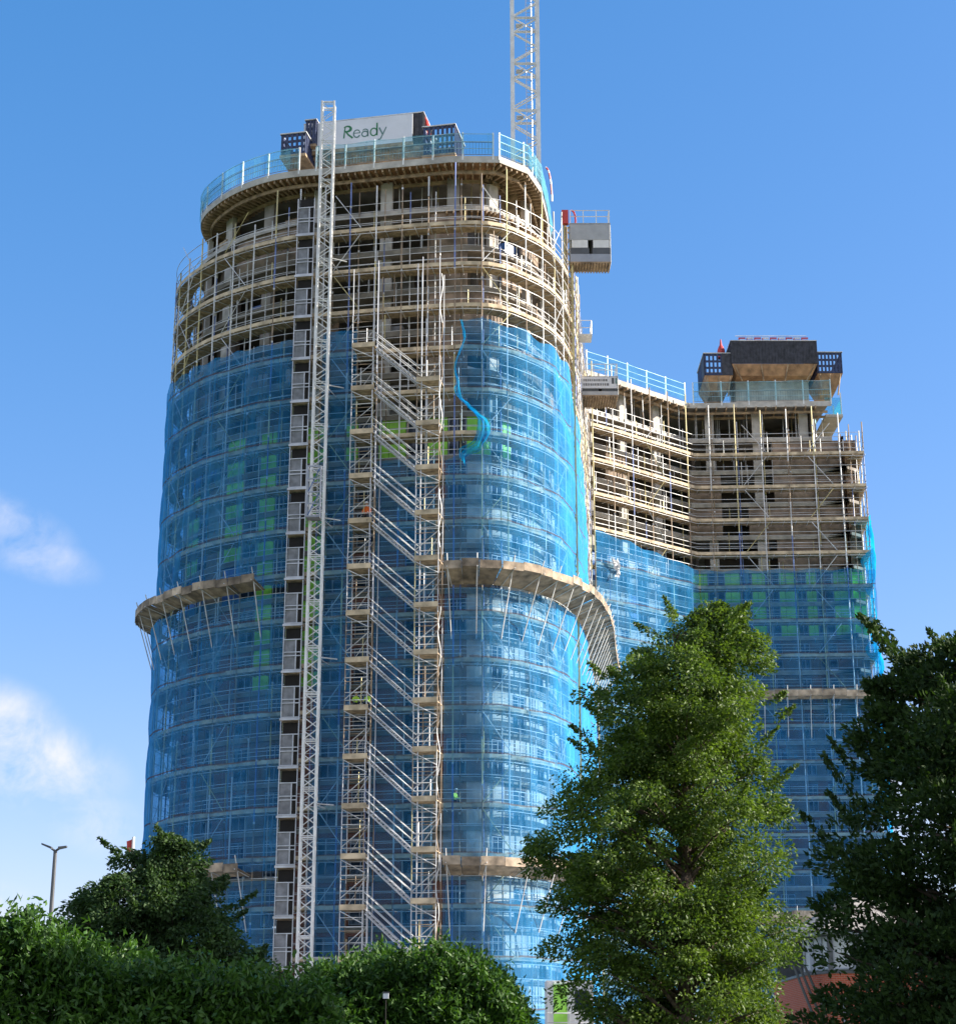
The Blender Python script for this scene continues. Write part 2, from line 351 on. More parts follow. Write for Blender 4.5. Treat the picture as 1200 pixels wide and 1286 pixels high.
# ------------------------------------------------------------------ scaffolds
TUBES = [steel] * 5 + [yellowtube] * 2 + [bluetube] + [rusttube] * 3
def scaffold(path, label, s0, s1, kmax, tops, brace_bays, base, skip_std=None, bay=2.1, deck_lo=None, kmin=0):
    root = empty('scaffold', (base[0], base[1], 0), label, 'scaffolding')
    n = max(2, int((s1 - s0) / bay)); S = [s0 + (s1 - s0) * i / n for i in range(n + 1)]
    per = n / max(1, n)
    for i, s in enumerate(S):
        h = tops(s)
        for off, r in ((0, .058), (-1.15, .044)):
            mb = MB(); top = h + rnd.uniform(-.6, .9) + (0 if off == 0 else -.8)
            # a standard is a run of coupled tubes with a little sway and colour breaks
            z = 0.0; x0, y0, _ = path.p3(s if off == 0 else s + .32, off, 0)
            base_m = rnd.choice(TUBES)
            while z < top - .1:
                z2 = min(top, z + rnd.choice((3.0, 4.0, 6.3))); dx, dy = rnd.uniform(-.02, .02), rnd.uniform(-.02, .02)
                mb.bar((x0, y0, z), (x0 + dx, y0 + dy, z2), r, base_m if rnd.random() < .6 else rnd.choice(TUBES), 6); z = z2
                if z < top - .1: mb.box((x0, y0, z), (.12, .12, .14), m=steel)
            mb.build('standard', None, root)
    for k in range(kmin, kmax):
        z = zd(k)
        if z < .3: break
        a, b = (deck_lo(k) if deck_lo else (s0, s1))
        d = MB(); path.ribbon(d, a, b, -.06, -1.25, z - .05, z, boards, 2)
        # bearers under the boards
        m = int((b - a) / 1.05)
        for i in range(m + 1):
            s = a + (b - a) * i / m; p = path.p3(s, .12, z - .1); q = path.p3(s, -1.4, z - .1); d.bar(p, q, .032, steel)
        d.build('deck', None, root)
        t = MB(); path.ribbon(t, a, b, .035, -.005, z - .02, z + .25, toem, 2); t.build('toe_board', None, root)
        for dz in (.5, 1.02):
            g = MB(); e = rnd.uniform(-.04, .04); path.ribbon(g, a, b, .03, .065, z + dz + e, z + dz + .034 + e, steel, 2); g.build('guard_rail', None, root)
        for off, dz in ((.03, 2.0), (-1.2, 1.05), (-1.2, 2.05), (.03, -.22)):
            g = MB(); path.ribbon(g, a, b, off, off + .034, z + dz, z + dz + .034, steel, 2); g.build('ledger', None, root)
        # short intermediate uprights that carry the rails
    nb = 0
    for bi, (bs, bw) in enumerate(brace_bays):
        for k in range(kmin, kmax):
            if zd(k) < 3 or nb > 98: continue
            z = zd(k); a, b = (bs, bs + bw) if (k + bi) % 2 else (bs + bw, bs)
            if deck_lo and not (deck_lo(k)[0] <= bs <= deck_lo(k)[1]): continue
            mb = MB(); mb.bar(path.p3(a, .1, z + .25), path.p3(b, .1, z + ST - .2), .032, steel if rnd.random() < .7 else yellowtube); mb.build('brace', None, root); nb += 1
    # spare uprights and short rails wherever people left them
    for i in range(95):
        s = rnd.uniform(max(s0, s1 - 55), s1); k = rnd.randrange(kmin, 6); z = zd(k)
        if deck_lo and not (deck_lo(k)[0] <= s <= deck_lo(k)[1]): continue
        mb = MB(); off = rnd.choice((-.1, -1.1, -.6)); mb.bar(path.p3(s, off, z), path.p3(s, off, z + rnd.uniform(1.3, 2.9)), .034, rnd.choice((steel, steel, yellowtube, rusttube))); mb.build('upright', None, root)
    return root
def topL(s):
    if s < s_front0 + 1: return 58.6
    if s < sL['hoistl'] - 3: return 59.2
    if s < sL['corner'] - 2: return 61.4
    if s < sL['rt'] + 3: return 61.6
    return 60.5 if s < s_side else 58
scL = scaffold(PL, 'steel tube scaffold wrapped round the tall round-fronted tower block', 4, PL.L - .2, 19, topL,
         [(sL['hoistl'] - 12.5, 2.1), (sL['hoistl'] - 6.5, 2.1), (sL['corner'] + 1.7, 2.1), (sL['rt'] - 1.5, 2.1), (sL['hoistr'] + 1.0, 1.9)], (-8, 113),
         deck_lo=lambda k: (4 if k else 9, PL.L - .2), bay=1.85)
sc_corner = PR.s_at(x=19.6); sc_right = PR.s_at(x=31.9); sc_end = PR.s_at(x=34.6)
scR = scaffold(PR, 'steel tube scaffold round the lower stepped-back tower and curved link', .2, PR.s_at(y=163), 18, lambda s: (60.2 if s < sc_right else 59.0) - (.9 if s > sc_corner else 0),
         [(6.5, 2.2), (sc_corner + 4.4, 2.1), (sc_corner + 10.2, 2.1)], (20, 152), bay=2.25,
         deck_lo=lambda k: (.2, PR.s_at(y=163)), kmin=1)

# ------------------------------------------------------------------ tower blocks
def win(mb, path, s0, s1, off, z0, z1, parent, mull=1):
    """one window: frame mesh as the part, pane as its sub-part"""
    p = Vector(path.p3(s0, off, 0)); q = Vector(path.p3(s1, off, 0)); d = (q - p).normalized(); nrm = Vector((d.y, -d.x, 0)); W = (q - p).length
    def bx(m, u0, u1, z_0, z_1, t0, t1, mm):
        a = p + d * u0; b = p + d * u1
        pts = [a + nrm * t0, b + nrm * t0, b + nrm * t1, a + nrm * t1]
        m.hexa([(v.x, v.y, z_0) for v in pts][::-1], [(v.x, v.y, z_1) for v in pts][::-1], mm)
    f = MB() if mb is None else mb; t = .07
    bx(f, 0, t, z0, z1, -.03, .05, frame); bx(f, W - t, W, z0, z1, -.03, .05, frame)
    bx(f, t, W - t, z0, z0 + t, -.03, .05, frame); bx(f, t, W - t, z1 - t, z1, -.03, .05, frame)
    for i in range(mull):
        c = W * (i + 1) / (mull + 1); bx(f, c - .035, c + .035, z0 + t, z1 - t, -.03, .04, frame)
    g = MB() if mb is None else mb
    bx(g, t * .5, W - t * .5, z0 + t * .5, z1 - t * .5, -.018, .002, glass)
    if mb is None:
        fo = f.build('window', None, parent); g.build('pane', None, fo)
def facade(root, path, off, bays, spec, near):
    """walls and windows storey by storey; at most 100 windows are parts of their own, the rest one mass"""
    rest = MB(); jobs = []; brick = {}; boards_n = 0; restb = MB()
    for j in range(1, 20):
        z0 = zs(j); zt = zs(j - 1) - .28
        for i, (a, b) in enumerate(bays):
            kind = spec(j, (a + b) / 2, i)
            if not kind: continue
            wide = b - a; wa = a + wide * (.36, .55, .48, .62)[i % 4]
            if kind == 'block':
                m = MB(); path.ribbon(m, a, b, off, off - .2, z0 + .01, zt, block); brick.setdefault((j, 'blockwork_wall', block), []).append((i, m)); continue
            if kind == 'creamwall':
                m = MB(); path.ribbon(m, a, b, off, off - .2, z0 + .01, zt, cream); brick.setdefault((j, 'facing_panel', cream), []).append((i, m)); continue
            mtl, nm = {'green': (greenboard, 'sheathing_board'), 'brick': (brickwall, 'brick_wall'), 'pale': (palebrick, 'brick_wall'), 'cream': (cream, 'facing_panel'), 'film': (film, 'film_panel')}[kind]
            if kind in ('green', 'film'):
                m = MB() if boards_n < 95 else restb
                path.ribbon(m, a, wa - .03, off, off - .15, z0 + .01, zt, mtl)
                path.ribbon(m, a + wide * .2, a + wide * .2 + .03, off + .012, off + .002, z0 + .02, zt - .02, trimmat)
                path.ribbon(m, a, wa - .03, off + .012, off + .002, z0 + 1.3, z0 + 1.33, trimmat)
                if m is not restb: m.build(nm, None, root); boards_n += 1
            else:
                m = MB(); path.ribbon(m, a, wa - .01, off, off - .2, z0 + .01, zt, mtl)
                path.ribbon(m, wa - .01, b, off, off - .2, zt - .3, zt, mtl)
                brick.setdefault((j, nm, mtl), []).append((i, m))
            jobs.append((near((a + b) / 2, j), wa + .02, b - .02, z0 + .12, zt - (.04 if kind in ('green', 'film') else .34)))
    count = {}; masses = {}
    for (j, nm, mtl), ms in brick.items():
        runs = []
        for i, m in ms:
            if runs and runs[-1][-1][0] == i - 1: runs[-1].append((i, m))
            else: runs.append([(i, m)])
        for run in runs:
            count[nm] = count.get(nm, 0) + 1
            M = MB() if count[nm] < 98 else masses.setdefault(nm, MB())
            for _, m in run: M.add(m.v, m.f, mtl)
            if count[nm] < 98: M.build(nm, None, root)
    for nm, M in masses.items(): tag(M.build(nm, None, root), kind='stuff')
    jobs.sort(key=lambda t: t[0])
    for q, (_, a, b, z0, z1) in enumerate(jobs):
        if q < 99: win(None, path, a, b, off - .08, z0, z1, root)
        else: win(rest, path, a, b, off - .08, z0, z1, root)
    if rest.v: tag(rest.build('window', None, root), kind='stuff')
    if restb.v: tag(restb.build('sheathing_board', None, root), kind='stuff')
trimmat = mat('panel_joint', (.10, .25, .08), .7, var=.2)

# ---- tall block
tb = empty('tower_block', (-7, 125, 0), 'tall round-fronted concrete tower block under construction, netted blue below', 'building')
def outline(path, s0, s1, off, back, thin=2):
    return [tuple(path.at(s, off)) for s in path.span(s0, s1)[::thin]] + back
OFFB = -1.55
for j in range(0, 21):
    m = MB(); z = zs(j)
    if j == 0:
                m.prism(outline(PT, 0, PT.L, 0, [(4, 140), (-15, 140)], 1), z - .28, z, concrete)
    else:
        m.prism(outline(PL, 4, PL.L - .3, OFFB, [(4, 150), (-12, 148)]), z - .28, z, concrete)
    m.build('floor_slab', None, tb)
    e = MB()
    if j == 0: PT.ribbon(e, .1, PT.L - .1, .06, .003, z - .36, z + .14, slabedge)
    else: PL.ribbon(e, 4.2, PL.L - .4, OFFB + .06, OFFB + .003, z - .33, z + .03, slabedge if j == 1 else concrete, 2)  # lower edges take the darker concrete to paint in their shade
    e.build('slab_edge', None, tb)
# timber falsework under the roof slab: radial joists on curved primaries
fw = MB()
n = int((PT.L - 1) / .5)
for i in range(n + 1):
    s = .5 + (PT.L - 1) * i / n
    a = PT.at(s, -.02); b = PT.at(s, -2.9); d = (b - a).normalized(); t = Vector((-d.y, d.x)) * .05
    q = [a - t, a + t, b + t, b - t]
    fw.hexa([(p.x, p.y, 62.22) for p in q], [(p.x, p.y, 62.50) for p in q], timber)
for o in (-.7, -2.1): PT.ribbon(fw, .5, PT.L - .5, o, o - .12, 61.96, 62.215, timber)
PT.ribbon(fw, .5, PT.L - .5, -.05, -2.9, 62.505, 62.515, plyform)
tag(fw.build('formwork_joists', None, tb), 'timber joists of the roof formwork seen from below')
# joists under slab 1 on the sunny side
fw = MB()
for i in range(34):
    s = sL['corner'] - 1 + i * .5
    a = PL.at(s, -1.3); b = PL.at(s, -3.4); d = (b - a).normalized(); t = Vector((-d.y, d.x)) * .05; q = [a - t, a + t, b + t, b - t]
    fw.hexa([(p.x, p.y, 59.12) for p in q], [(p.x, p.y, 59.40) for p in q], timber)
fw.build('formwork_joists', None, tb)
# columns (full height), steel props, core
for k, s in enumerate([9 + 5.0 * i for i in range(15)]):
    if s > PL.L - 1: break
    p = PL.at(s, -2.35); m = MB(); m.box((p.x, p.y, 31.2), (.85, .35, 62.3), PL.ang(s), slabedge if k % 3 else concrete); m.build('column', None, tb)
cw = MB()
cw.box((-7.5, 124, 32), (11, .3, 63.5), -.19, corewall); cw.box((-15, 127, 31), (.3, 9, 62), 0, corewall); cw.box((.5, 125, 31), (.3, 9, 62), 0, corewall)
cw.box((-18, 125.5, 31), (6, .3, 62), .5, corewall); cw.box((3, 127, 31), (5, .3, 62), 1.0, corewall); cw.box((-3, 133, 31), (22, .3, 62), 0, corewall)
PL.ribbon(cw, .3, 19, -3.2, -3.5, 0, 59.4, corewall, 2); PL.ribbon(cw, s_side - 4, PL.L - 1, -3.2, -3.5, 0, 59.4, corewall, 2)
cw.build('core_wall', None, tb)
for i in range(88):
    j = rnd.choice((1, 1, 2, 2, 3)); s = rnd.uniform(11, s_side - 2); off = rnd.uniform(-4.5, -2.0)
    m = MB(); p = PL.at(s, off); z = zs(j); m.bar((p.x, p.y, z), (p.x, p.y, z + 1.6), .05, steel); m.bar((p.x, p.y, z + 1.6), (p.x, p.y, z + ST - .3), .035, rnd.choice((steel, yellowtube, white)))
    m.build('prop', None, tb)
for i in range(64):
    j = rnd.choice((1, 2, 3, 4, 5, 6)); s = rnd.uniform(10, s_side - 2); off = rnd.uniform(-5.2, -2.4); p = PL.at(s, off); z = zs(j); m = MB(); q = rnd.random()
    if q < .45: m.box((p.x, p.y, z + 1.35), (rnd.uniform(.8, 2.6), .12, 2.7), PL.ang(s) + rnd.choice((0, 1.57)), rnd.choice((block, greypanel, concrete, timber, cream))); m.build('partition', None, tb)
    else:
        hgt = rnd.uniform(.4, 1.3); m.box((p.x, p.y, z + hgt / 2), (rnd.uniform(.8, 1.6), 1.0, hgt), PL.ang(s), rnd.choice((timber, greypanel, film, plastic, boards))); m.build('stored_pallet', None, tb)
baysL = []
s = 6.0
while s < PL.L - 4.4:
    wv = (2.3, 3.5, 2.9, 4.1)[len(baysL) % 4]; baysL.append((s, s + wv)); s += wv
r2 = random.Random(3)
def specL(j, s, i):
    c = sL['corner']
    if j <= 1: return None
    if j in (2, 3, 4, 5):
        if c - 1.5 < s < c + 2.2: return 'block'
        if c + 2.2 <= s < c + 9 and j >= 2 and (i + j) % 3 == 0: return 'block'
        if j == 5 and r2.random() < .4: return 'block'
        if s < sL['hoistl'] and r2.random() < .12: return 'block'
        return None
    if j == 6: return 'block' if c - 1.5 < s < c + 2 or r2.random() < .35 else None
    if j == 7: return 'green' if (sL['hoistl'] - 8 < s) and not (c + 6 < s) else ('film' if s < sL['hoistl'] else 'cream')
    near_h = abs(s - sL['hoistl'] + .5) < 2.6 or abs(s - sL['netm0']) < 1.6
    if j <= 12 and near_h: return 'green'
    if j in (8, 9) and s < sL['hoistl'] and i % 2: return 'green'
    if c - 1.6 < s <= c + 1.4: return 'block' if (i + j) % 3 else 'brick'
    if s > c + 1.4: return ('creamwall', 'cream', 'creamwall', 'pale')[(i * 3 + j) % 4]
    if j <= 10 and s < sL['st0']: return 'film' if i % 2 else 'block'
    if j <= 9: return 'pale'
    return 'brick' if (i % 2 or s > sL['st0']) else 'pale'
facade(tb, PL, OFFB - .12, baysL, specL, lambda s, j: abs(s - (sL['x6'] + 3)) + abs(j - 9) * 1.3)

ew = MB(); PL.ribbon(ew, .3, 10.5, -1.28, -1.5, 0, 56.55, block, 2); ew.build('end_wall', None, tb)
# ---- lower block with the curved link
tr = empty('tower_block', (25, 160, 0), 'lower concrete tower block with a curved link wing, standing further back', 'building')
for j in range(1, 21):
    m = MB(); z = zs(j); off = -.75 if j == 1 else OFFB
    s1 = sc_right + .4 if j < 3 else PR.s_at(y=160)
    m.prism(outline(PR, .2, s1, off, ([(31.4, 166)] if j < 3 else [(33, 168)]) + [(6, 166), (7, 146)]), z - .28, z, concrete); m.build('floor_slab', None, tr)
    e = MB(); PR.ribbon(e, .4, s1 - .1, off + .06, off + .003, z - .36, z + (.14 if j == 1 else .03), slabedge); e.build('slab_edge', None, tr)
low = MB(); low.prism([(32.0, 153.5), (33.6, 153.5), (33.6, 162), (32.0, 162)], 58.9, 59.15, slabedge); low.build('side_deck', None, tr)
fw = MB()
for i in range(int((sc_right) / .9)):
    s = .6 + i * .9
    a = PR.at(s, -.62); b = PR.at(s, -3.4); d = (b - a).normalized(); t = Vector((-d.y, d.x)) * .05; q = [a - t, a + t, b + t, b - t]
    fw.hexa([(p.x, p.y, 59.12) for p in q], [(p.x, p.y, 59.40) for p in q], timber)
for o in (-1.25, -2.6): PR.ribbon(fw, .6, sc_right, o, o - .12, 58.9, 59.115, timber)
tag(fw.build('formwork_joists', None, tr), 'timber joists of the lower roof formwork')
for k, s in enumerate([1.5 + 4.3 * i for i in range(6)]):
    p = PR.at(s, -2.2); m = MB(); m.box((p.x, p.y, 29.7), (.8, .35, 59.2), PR.ang(s), slabedge); m.build('column', None, tr)
cw = MB(); cw.box((26, 158.5, 31), (10, .3, 62), 0, corewall); cw.box((13, 154, 29), (13, .3, 58), .7, corewall); cw.box((30.6, 156.5, 30), (.3, 8, 59), 0, corewall); cw.box((20, 160, 29), (.3, 8, 58), 0, corewall)
cw.box((8.5, 150, 29), (.3, 8, 58), 0, corewall); cw.build('core_wall', None, tr)
top = MB(); top.box((28.1, 160.4, 62.9), (7.0, 3.6, 6.2), 0, slabedge); top.build('lift_core', None, tr)
for i in range(60):
    j = rnd.choice((2, 2, 3)); s = rnd.uniform(1, sc_right); off = rnd.uniform(-4.5, -2.0); m = MB(); p = PR.at(s, off); z = zs(j)
    m.bar((p.x, p.y, z), (p.x, p.y, z + 1.6), .05, steel); m.bar((p.x, p.y, z + 1.6), (p.x, p.y, z + ST - .3), .035, rnd.choice((steel, yellowtube, white))); m.build('prop', None, tr)
baysR = []; s = .8
while s < PR.s_at(y=160) - 2.4:
    if not (s < sc_corner < s + 2.4): baysR.append((s, s + 2.4))
    s += 2.4
def specR(j, s, i):
    if j <= 2: return None
    if j <= 6:
        if s > sc_corner + 6.5: return 'block'
        return 'block' if j > 3 and r2.random() < .14 else None
    if s < sc_corner: return ('creamwall', 'cream', 'film', 'creamwall', 'cream')[(i * 2 + j) % 5]
    if j in (7, 8): return 'green'
    return 'pale' if (i + j) % 3 else 'brick'
facade(tr, PR, OFFB - .12, baysR, specR, lambda s, j: abs(s - sc_corner - 7) * .6 + j)

# ------------------------------------------------------------------ debris netting
def netting(label, path, s0, s1, z0, z1, off=.17, mtl=None, amp=.075, ledge=None, redge=None, tops=None, group='blue debris nets on the scaffolds', seed=0, ds=.42, dz=.5, bulge=None):
    m = MB(); ns_ = max(2, int((s1 - s0) / ds)); nz = max(2, int((z1 - z0) / dz)); rows = []
    for i in range(nz + 1):
        fz = i / nz; row = []
        for k in range(ns_ + 1):
            fs = k / ns_
            zt = z1 + (tops(s0 + (s1 - s0) * fs) if tops else 0); z = z0 + (zt - z0) * fz
            a = ledge(z) if ledge else s0; b = redge(z) if redge else s1
            s = a + (b - a) * fs
            q = Vector((s * .55 + seed, z * .30, seed * 1.7)); q2 = Vector((s * 1.6, z * .9 + seed, 3.1))
            lift = ((z - zd(0)) / ST) % 1.0
            belly = .10 * math.sin(math.pi * lift) ** .6
            o = off + belly + amp * noise.noise(q) * 1.5 + amp * .55 * noise.noise(q2)
            if bulge: o += bulge(s, z)
            row.append(path.p3(s, o, z + .05 * noise.noise(q2 * 1.3)))
        rows.append(row)
    W = ns_ + 1; vs_ = [p for r in rows for p in r]
    fs_ = [(i * W + k, i * W + k + 1, (i + 1) * W + k + 1, (i + 1) * W + k) for i in range(nz) for k in range(ns_)]
    m.add(vs_, fs_, mtl or netm)
    return tag(m.build('debris_net', None, None, smooth=True), label, 'netting', group)
ZF, ZF2 = 31.6, 13.0
h0 = sL['hoistl'] - .15
wav = lambda a, f, p=0: (lambda s: a * math.sin(s * f + p))
netting('dark blue net on the shaded curve above the upper timber fan', PL, 5, h0, ZF + .4, 49.6, tops=wav(.12, 3.0), seed=1)
netting('dark blue net on the shaded curve between the two timber fans', PL, 5, h0, ZF2 + .5, ZF - .1, seed=2, bulge=lambda s, z: .25 * max(0, (z - 28) / 3.5) if z > 28 else 0)
netting('dark blue net on the shaded curve below the lower timber fan, by the bushy tree', PL, 5, h0, 0.4, ZF2 - .1, seed=3)
netting('narrow blue net strip between the hoist mast and the stair tower', PL, sL['netm0'] - .5, sL['st0'] + .25, .4, 50.0, seed=4)
netting('shaded blue net behind the zigzag stair flights', PL, sL['st0'] + 1.6, sL['st1'] - .5, .4, 40.4, seed=5, off=.1)
c0 = sL['corner'] - .75
RAGZ = [40.0, 40.4, 40.6, 41.4, 42.8, 43.7, 45.0, 45.4, 46.6, 48.0, 48.9, 50.6]
RAGS = [0, 0, 1.7, 2.2, 2.6, 1.7, .5, 1.0, .5, .95, 1.3, .9]
def rag(z):     # the torn edge that curls free of the stair tower
    return c0 + float(np.mean([np.interp(z + d, RAGZ, RAGS) for d in (-.45, -.22, 0, .22, .45)])) * (1 if z > 40.4 else 0) + .07 * noise.noise(Vector((z * 3, 1, 2)))
side_end = PL.L - .3
def redge(z):   # the net stops higher up on the receding side
    return min(side_end, s_front0 * 0 + (s_rt + max(0, (49.5 - z)) * 1.45))
s_rt = PL.s_at(y=119, lo=40)
netting('sunlit pale blue net with a torn wavy edge above the upper timber fan', PL, c0, s_rt, ZF + .5, 50.3, ledge=rag, redge=redge, tops=lambda s: -.06 * (s - c0) + .18 * math.sin(s * 1.9), seed=6, amp=.14)
netting('sunlit pale blue net between the timber fans, behind the tall tree', PL, c0, side_end, ZF2 + .5, ZF - .2, seed=7, amp=.13)
netting('sunlit pale blue net lowest down behind the tall tree', PL, c0, side_end, .4, ZF2 - .1, seed=8)
# loose curl of net hanging along the torn edge
m = MB(); rows = []; W = 7
NR = 56
for i in range(NR):
    z = 50.2 - 10.2 * i / (NR - 1); t = max(0, (45.6 - z) / 5.6)
    wd = .09 + .03 * noise.noise(Vector((z, 3, 1))) + (.34 * math.sin(math.pi * min(1, t * 1.1)) + .1 * noise.noise(Vector((t * 9, 3, 1))) if t else 0) + (.10 if t > .8 else 0)
    s = rag(max(z, 40.62)) + .02
    rows.append([PL.p3(s + wd * u, .30 + .14 * min(1, t * 3) + min(.20, wd) * math.sin(u * 5 + z * 1.1) + .10 * noise.noise(Vector((u * 4, z * 1.3, 2))) * min(1, wd * 4), z - .30 * u * min(1, t * 3) + .12 * noise.noise(Vector((u * 3, z * 2.5, 8)))) for u in (-.9, -.6, -.3, 0, .3, .6, .9)])
m.add([p for r in rows for p in r], [(i * W + k, i * W + k + 1, (i + 1) * W + k + 1, (i + 1) * W + k) for i in range(NR - 1) for k in range(W - 1)], netbright)
tag(m.build('loose_net', None, None, smooth=True), 'bright blue twisted strip of loose net hanging at the torn edge', 'netting')
netting('sunlit blue net on the curved link wing', PR, .1, sc_corner - .2, .4, 45.0, tops=lambda s: -.11 * s + .1 * math.sin(2 * s), seed=9)
netting('shaded blue net over the front of the lower tower', PR, sc_corner + .05, PR.s_at(x=34.6), .4, 43.6, tops=wav(.1, 2.0), seed=10)
sx = PR.s_at(x=34.6)
netting('crumpled bright turquoise net down the sunny outer corner of the lower tower', PR, sx - .9, sx + 3.2, 20, 48.6, mtl=netbright, amp=.38, seed=11, ds=.2, dz=.22, off=.1,
        ledge=lambda z: sx - .35 - .35 * math.sin(z * .9) - .3 * math.sin(z * 2.3) - max(0, (46 - z)) * .012)

# ------------------------------------------------------------------ timber protection fans
def fan(label, path, s0, s1, zi, zo, reach=2.3, base=None, strut=1.9, ext=3.6):
    root = empty('protection_fan', (*path.at((s0 + s1) / 2, .5), zi), label, 'protection fan', 'timber protection fans on the scaffolds')
    n = max(1, int((s1 - s0) / .95))
    for i in range(n):
        a = s0 + (s1 - s0) * i / n; b = s0 + (s1 - s0) * (i + 1) / n - rnd.uniform(.01, .06)
        m = MB(); j1, j2 = rnd.uniform(-.10, .10), rnd.uniform(-.07, .09)
        P = lambda s, o, z: path.p3(s, o, z)
        m.hexa([P(a, .2, zi), P(b, .2, zi), P(b, reach, zo + j2), P(a, reach, zo + j2)], [P(a, .2, zi + .05), P(b, .2, zi + .05), P(b, reach, zo + .05 + j2), P(a, reach, zo + .05 + j2)], fanm)
        # upstand board at the lip
        m.hexa([P(a, reach + .003, zo - .16 + j1), P(b, reach + .003, zo - .16 + j1), P(b, reach + .045, zo - .16 + j1), P(a, reach + .045, zo - .16 + j1)],
               [P(a, reach + .003, zo + .38 + j1), P(b, reach + .003, zo + .38 + j1), P(b, reach + .045, zo + .38 + j1), P(a, reach + .045, zo + .38 + j1)], fanm)
        m.build('fan_board', None, root)
    k = int((s1 - s0) / strut)
    for i in range(k + 1):
        s = s0 + .2 + (s1 - s0 - .4) * i / max(1, k)
        m = MB(); m.bar(path.p3(s, reach + .09, zo + .8), path.p3(s, .16, zi - ext), .035, steel); m.bar(path.p3(s, .1, zi - .06), path.p3(s, reach + .1, zo - .06), .035, steel); m.build('strut', None, root)
    return root
fan('timber fan round the shaded curve at mid height, its cut end by the hoist', PL, 8, sL['hoistl'] - 1.6, 31.95, 32.4, 1.6)
fan('timber fan sweeping down the sunlit curve behind the tall tree', PL, sL['corner'] - .5, PL.L - .6, 31.6, 32.35, 2.2, strut=1.6)
fan('lower timber fan stub just above the bushy tree', PL, sL['hoistl'] - 8, sL['hoistl'] - 1.9, 13.25, 13.6, 1.7)
fan('lower timber fan between stair tower and the tall tree', PL, sL['corner'] - .5, sL['rt'] + 12, 13.0, 13.65, 2.0)
fan('low timber fan on the lower tower above the brick house', PR, sc_corner + .6, sx, 13.0, 13.6, 1.9)
fan('thin timber fan half way up the lower tower, beside the dark tree', PR, sc_corner + 3, sx, 32.0, 32.25, 1.2)

# ------------------------------------------------------------------ roof edge protection
def edge_guard(label, path, s0, s1, z, off, h=1.75, mesh=True, pm=white):
    root = empty('edge_guard', (*path.at((s0 + s1) / 2, off), z), label, 'guard rail', 'roof edge guards')
    n = max(1, round((s1 - s0) / 2.3))
    for i in range(n + 1):
        s = s0 + (s1 - s0) * i / n; p = path.at(s, off); m = MB(); m.box((p.x, p.y, z + h / 2 - .1), (.11, .09, h + rnd.uniform(.2, .55)), path.ang(s), pm); m.build('post', None, root)
    for dz in (.55, 1.1, h - .05):
        m = MB(); path.ribbon(m, s0, s1, off + .06, off + .09, z + dz, z + dz + .03, steel); m.build('rail', None, root)
    m = MB()
    ss = path.span(s0, s1); rows = [[path.p3(s, off + .12 + .05 * noise.noise(Vector((s * .8, dz * 2, 5))), z + dz + (.1 * noise.noise(Vector((s * .6, 2, 1))) if dz > 1 else 0)) for s in ss] for dz in (.12, .5, .9, 1.3, h)]
    W = len(ss); m.add([p for r in rows for p in r], [(i * W + k, i * W + k + 1, (i + 1) * W + k + 1, (i + 1) * W + k) for i in range(4) for k in range(W - 1)], netedge)
    m.build('mesh_sheet', None, root, smooth=True)
    if mesh:
        m = MB(); q = int((s1 - s0) / .22)
        for i in range(q):
            s = s0 + (s1 - s0) * (i + .5) / q; p = path.at(s, off - .05); m.box((p.x, p.y, z + .62), (.02, .02, .95), 0, greypanel)
        for dz in (.14, 1.1): path.ribbon(m, s0, s1, off - .07, off - .03, z + dz, z + dz + .03, greypanel)
        m.build('barrier_slats', None, root)
edge_guard('pale blue meshed guard round the shaded side of the highest roof', PT, 1, PT.s_at(x=-13.0, lo=12), 62.95, .02)
edge_guard('turquoise meshed guard along the highest roof under the white sign', PT, PT.s_at(x=-11.4, lo=12), PT.s_at(x=1.2, lo=12), 62.95, .02)
edge_guard('turquoise meshed guard round the sunny corner below the crane mast', PT, PT.s_at(x=1.45, lo=12), PT.L - 1, 62.95, .02)
edge_guard('pale meshed guard along the roof of the curved link', PR, .3, sc_corner - .2, 59.85, -.72, mesh=False)
edge_guard('blue meshed guard across the lower tower roof below the dark formwork', PR, sc_corner + .3, sc_right + .3, 59.85, -.72, h=2.0)
rt = empty('edge_guard', (33.5, 155, 59.15), 'short blue guard on the small side deck of the lower tower', 'guard rail', 'roof edge guards')
for y in (153.6, 157, 161): m = MB(); m.box((33.5, y, 60.2), (.1, .1, 2.2), 0, white); m.build('post', None, rt)
m = MB(); m.box((32.75, 153.55, 60.0), (1.5, .02, 1.6), 0, netedge); m.box((33.56, 157.4, 60.0), (.02, 7.6, 1.6), 0, netedge); m.build('mesh_sheet', None, rt)

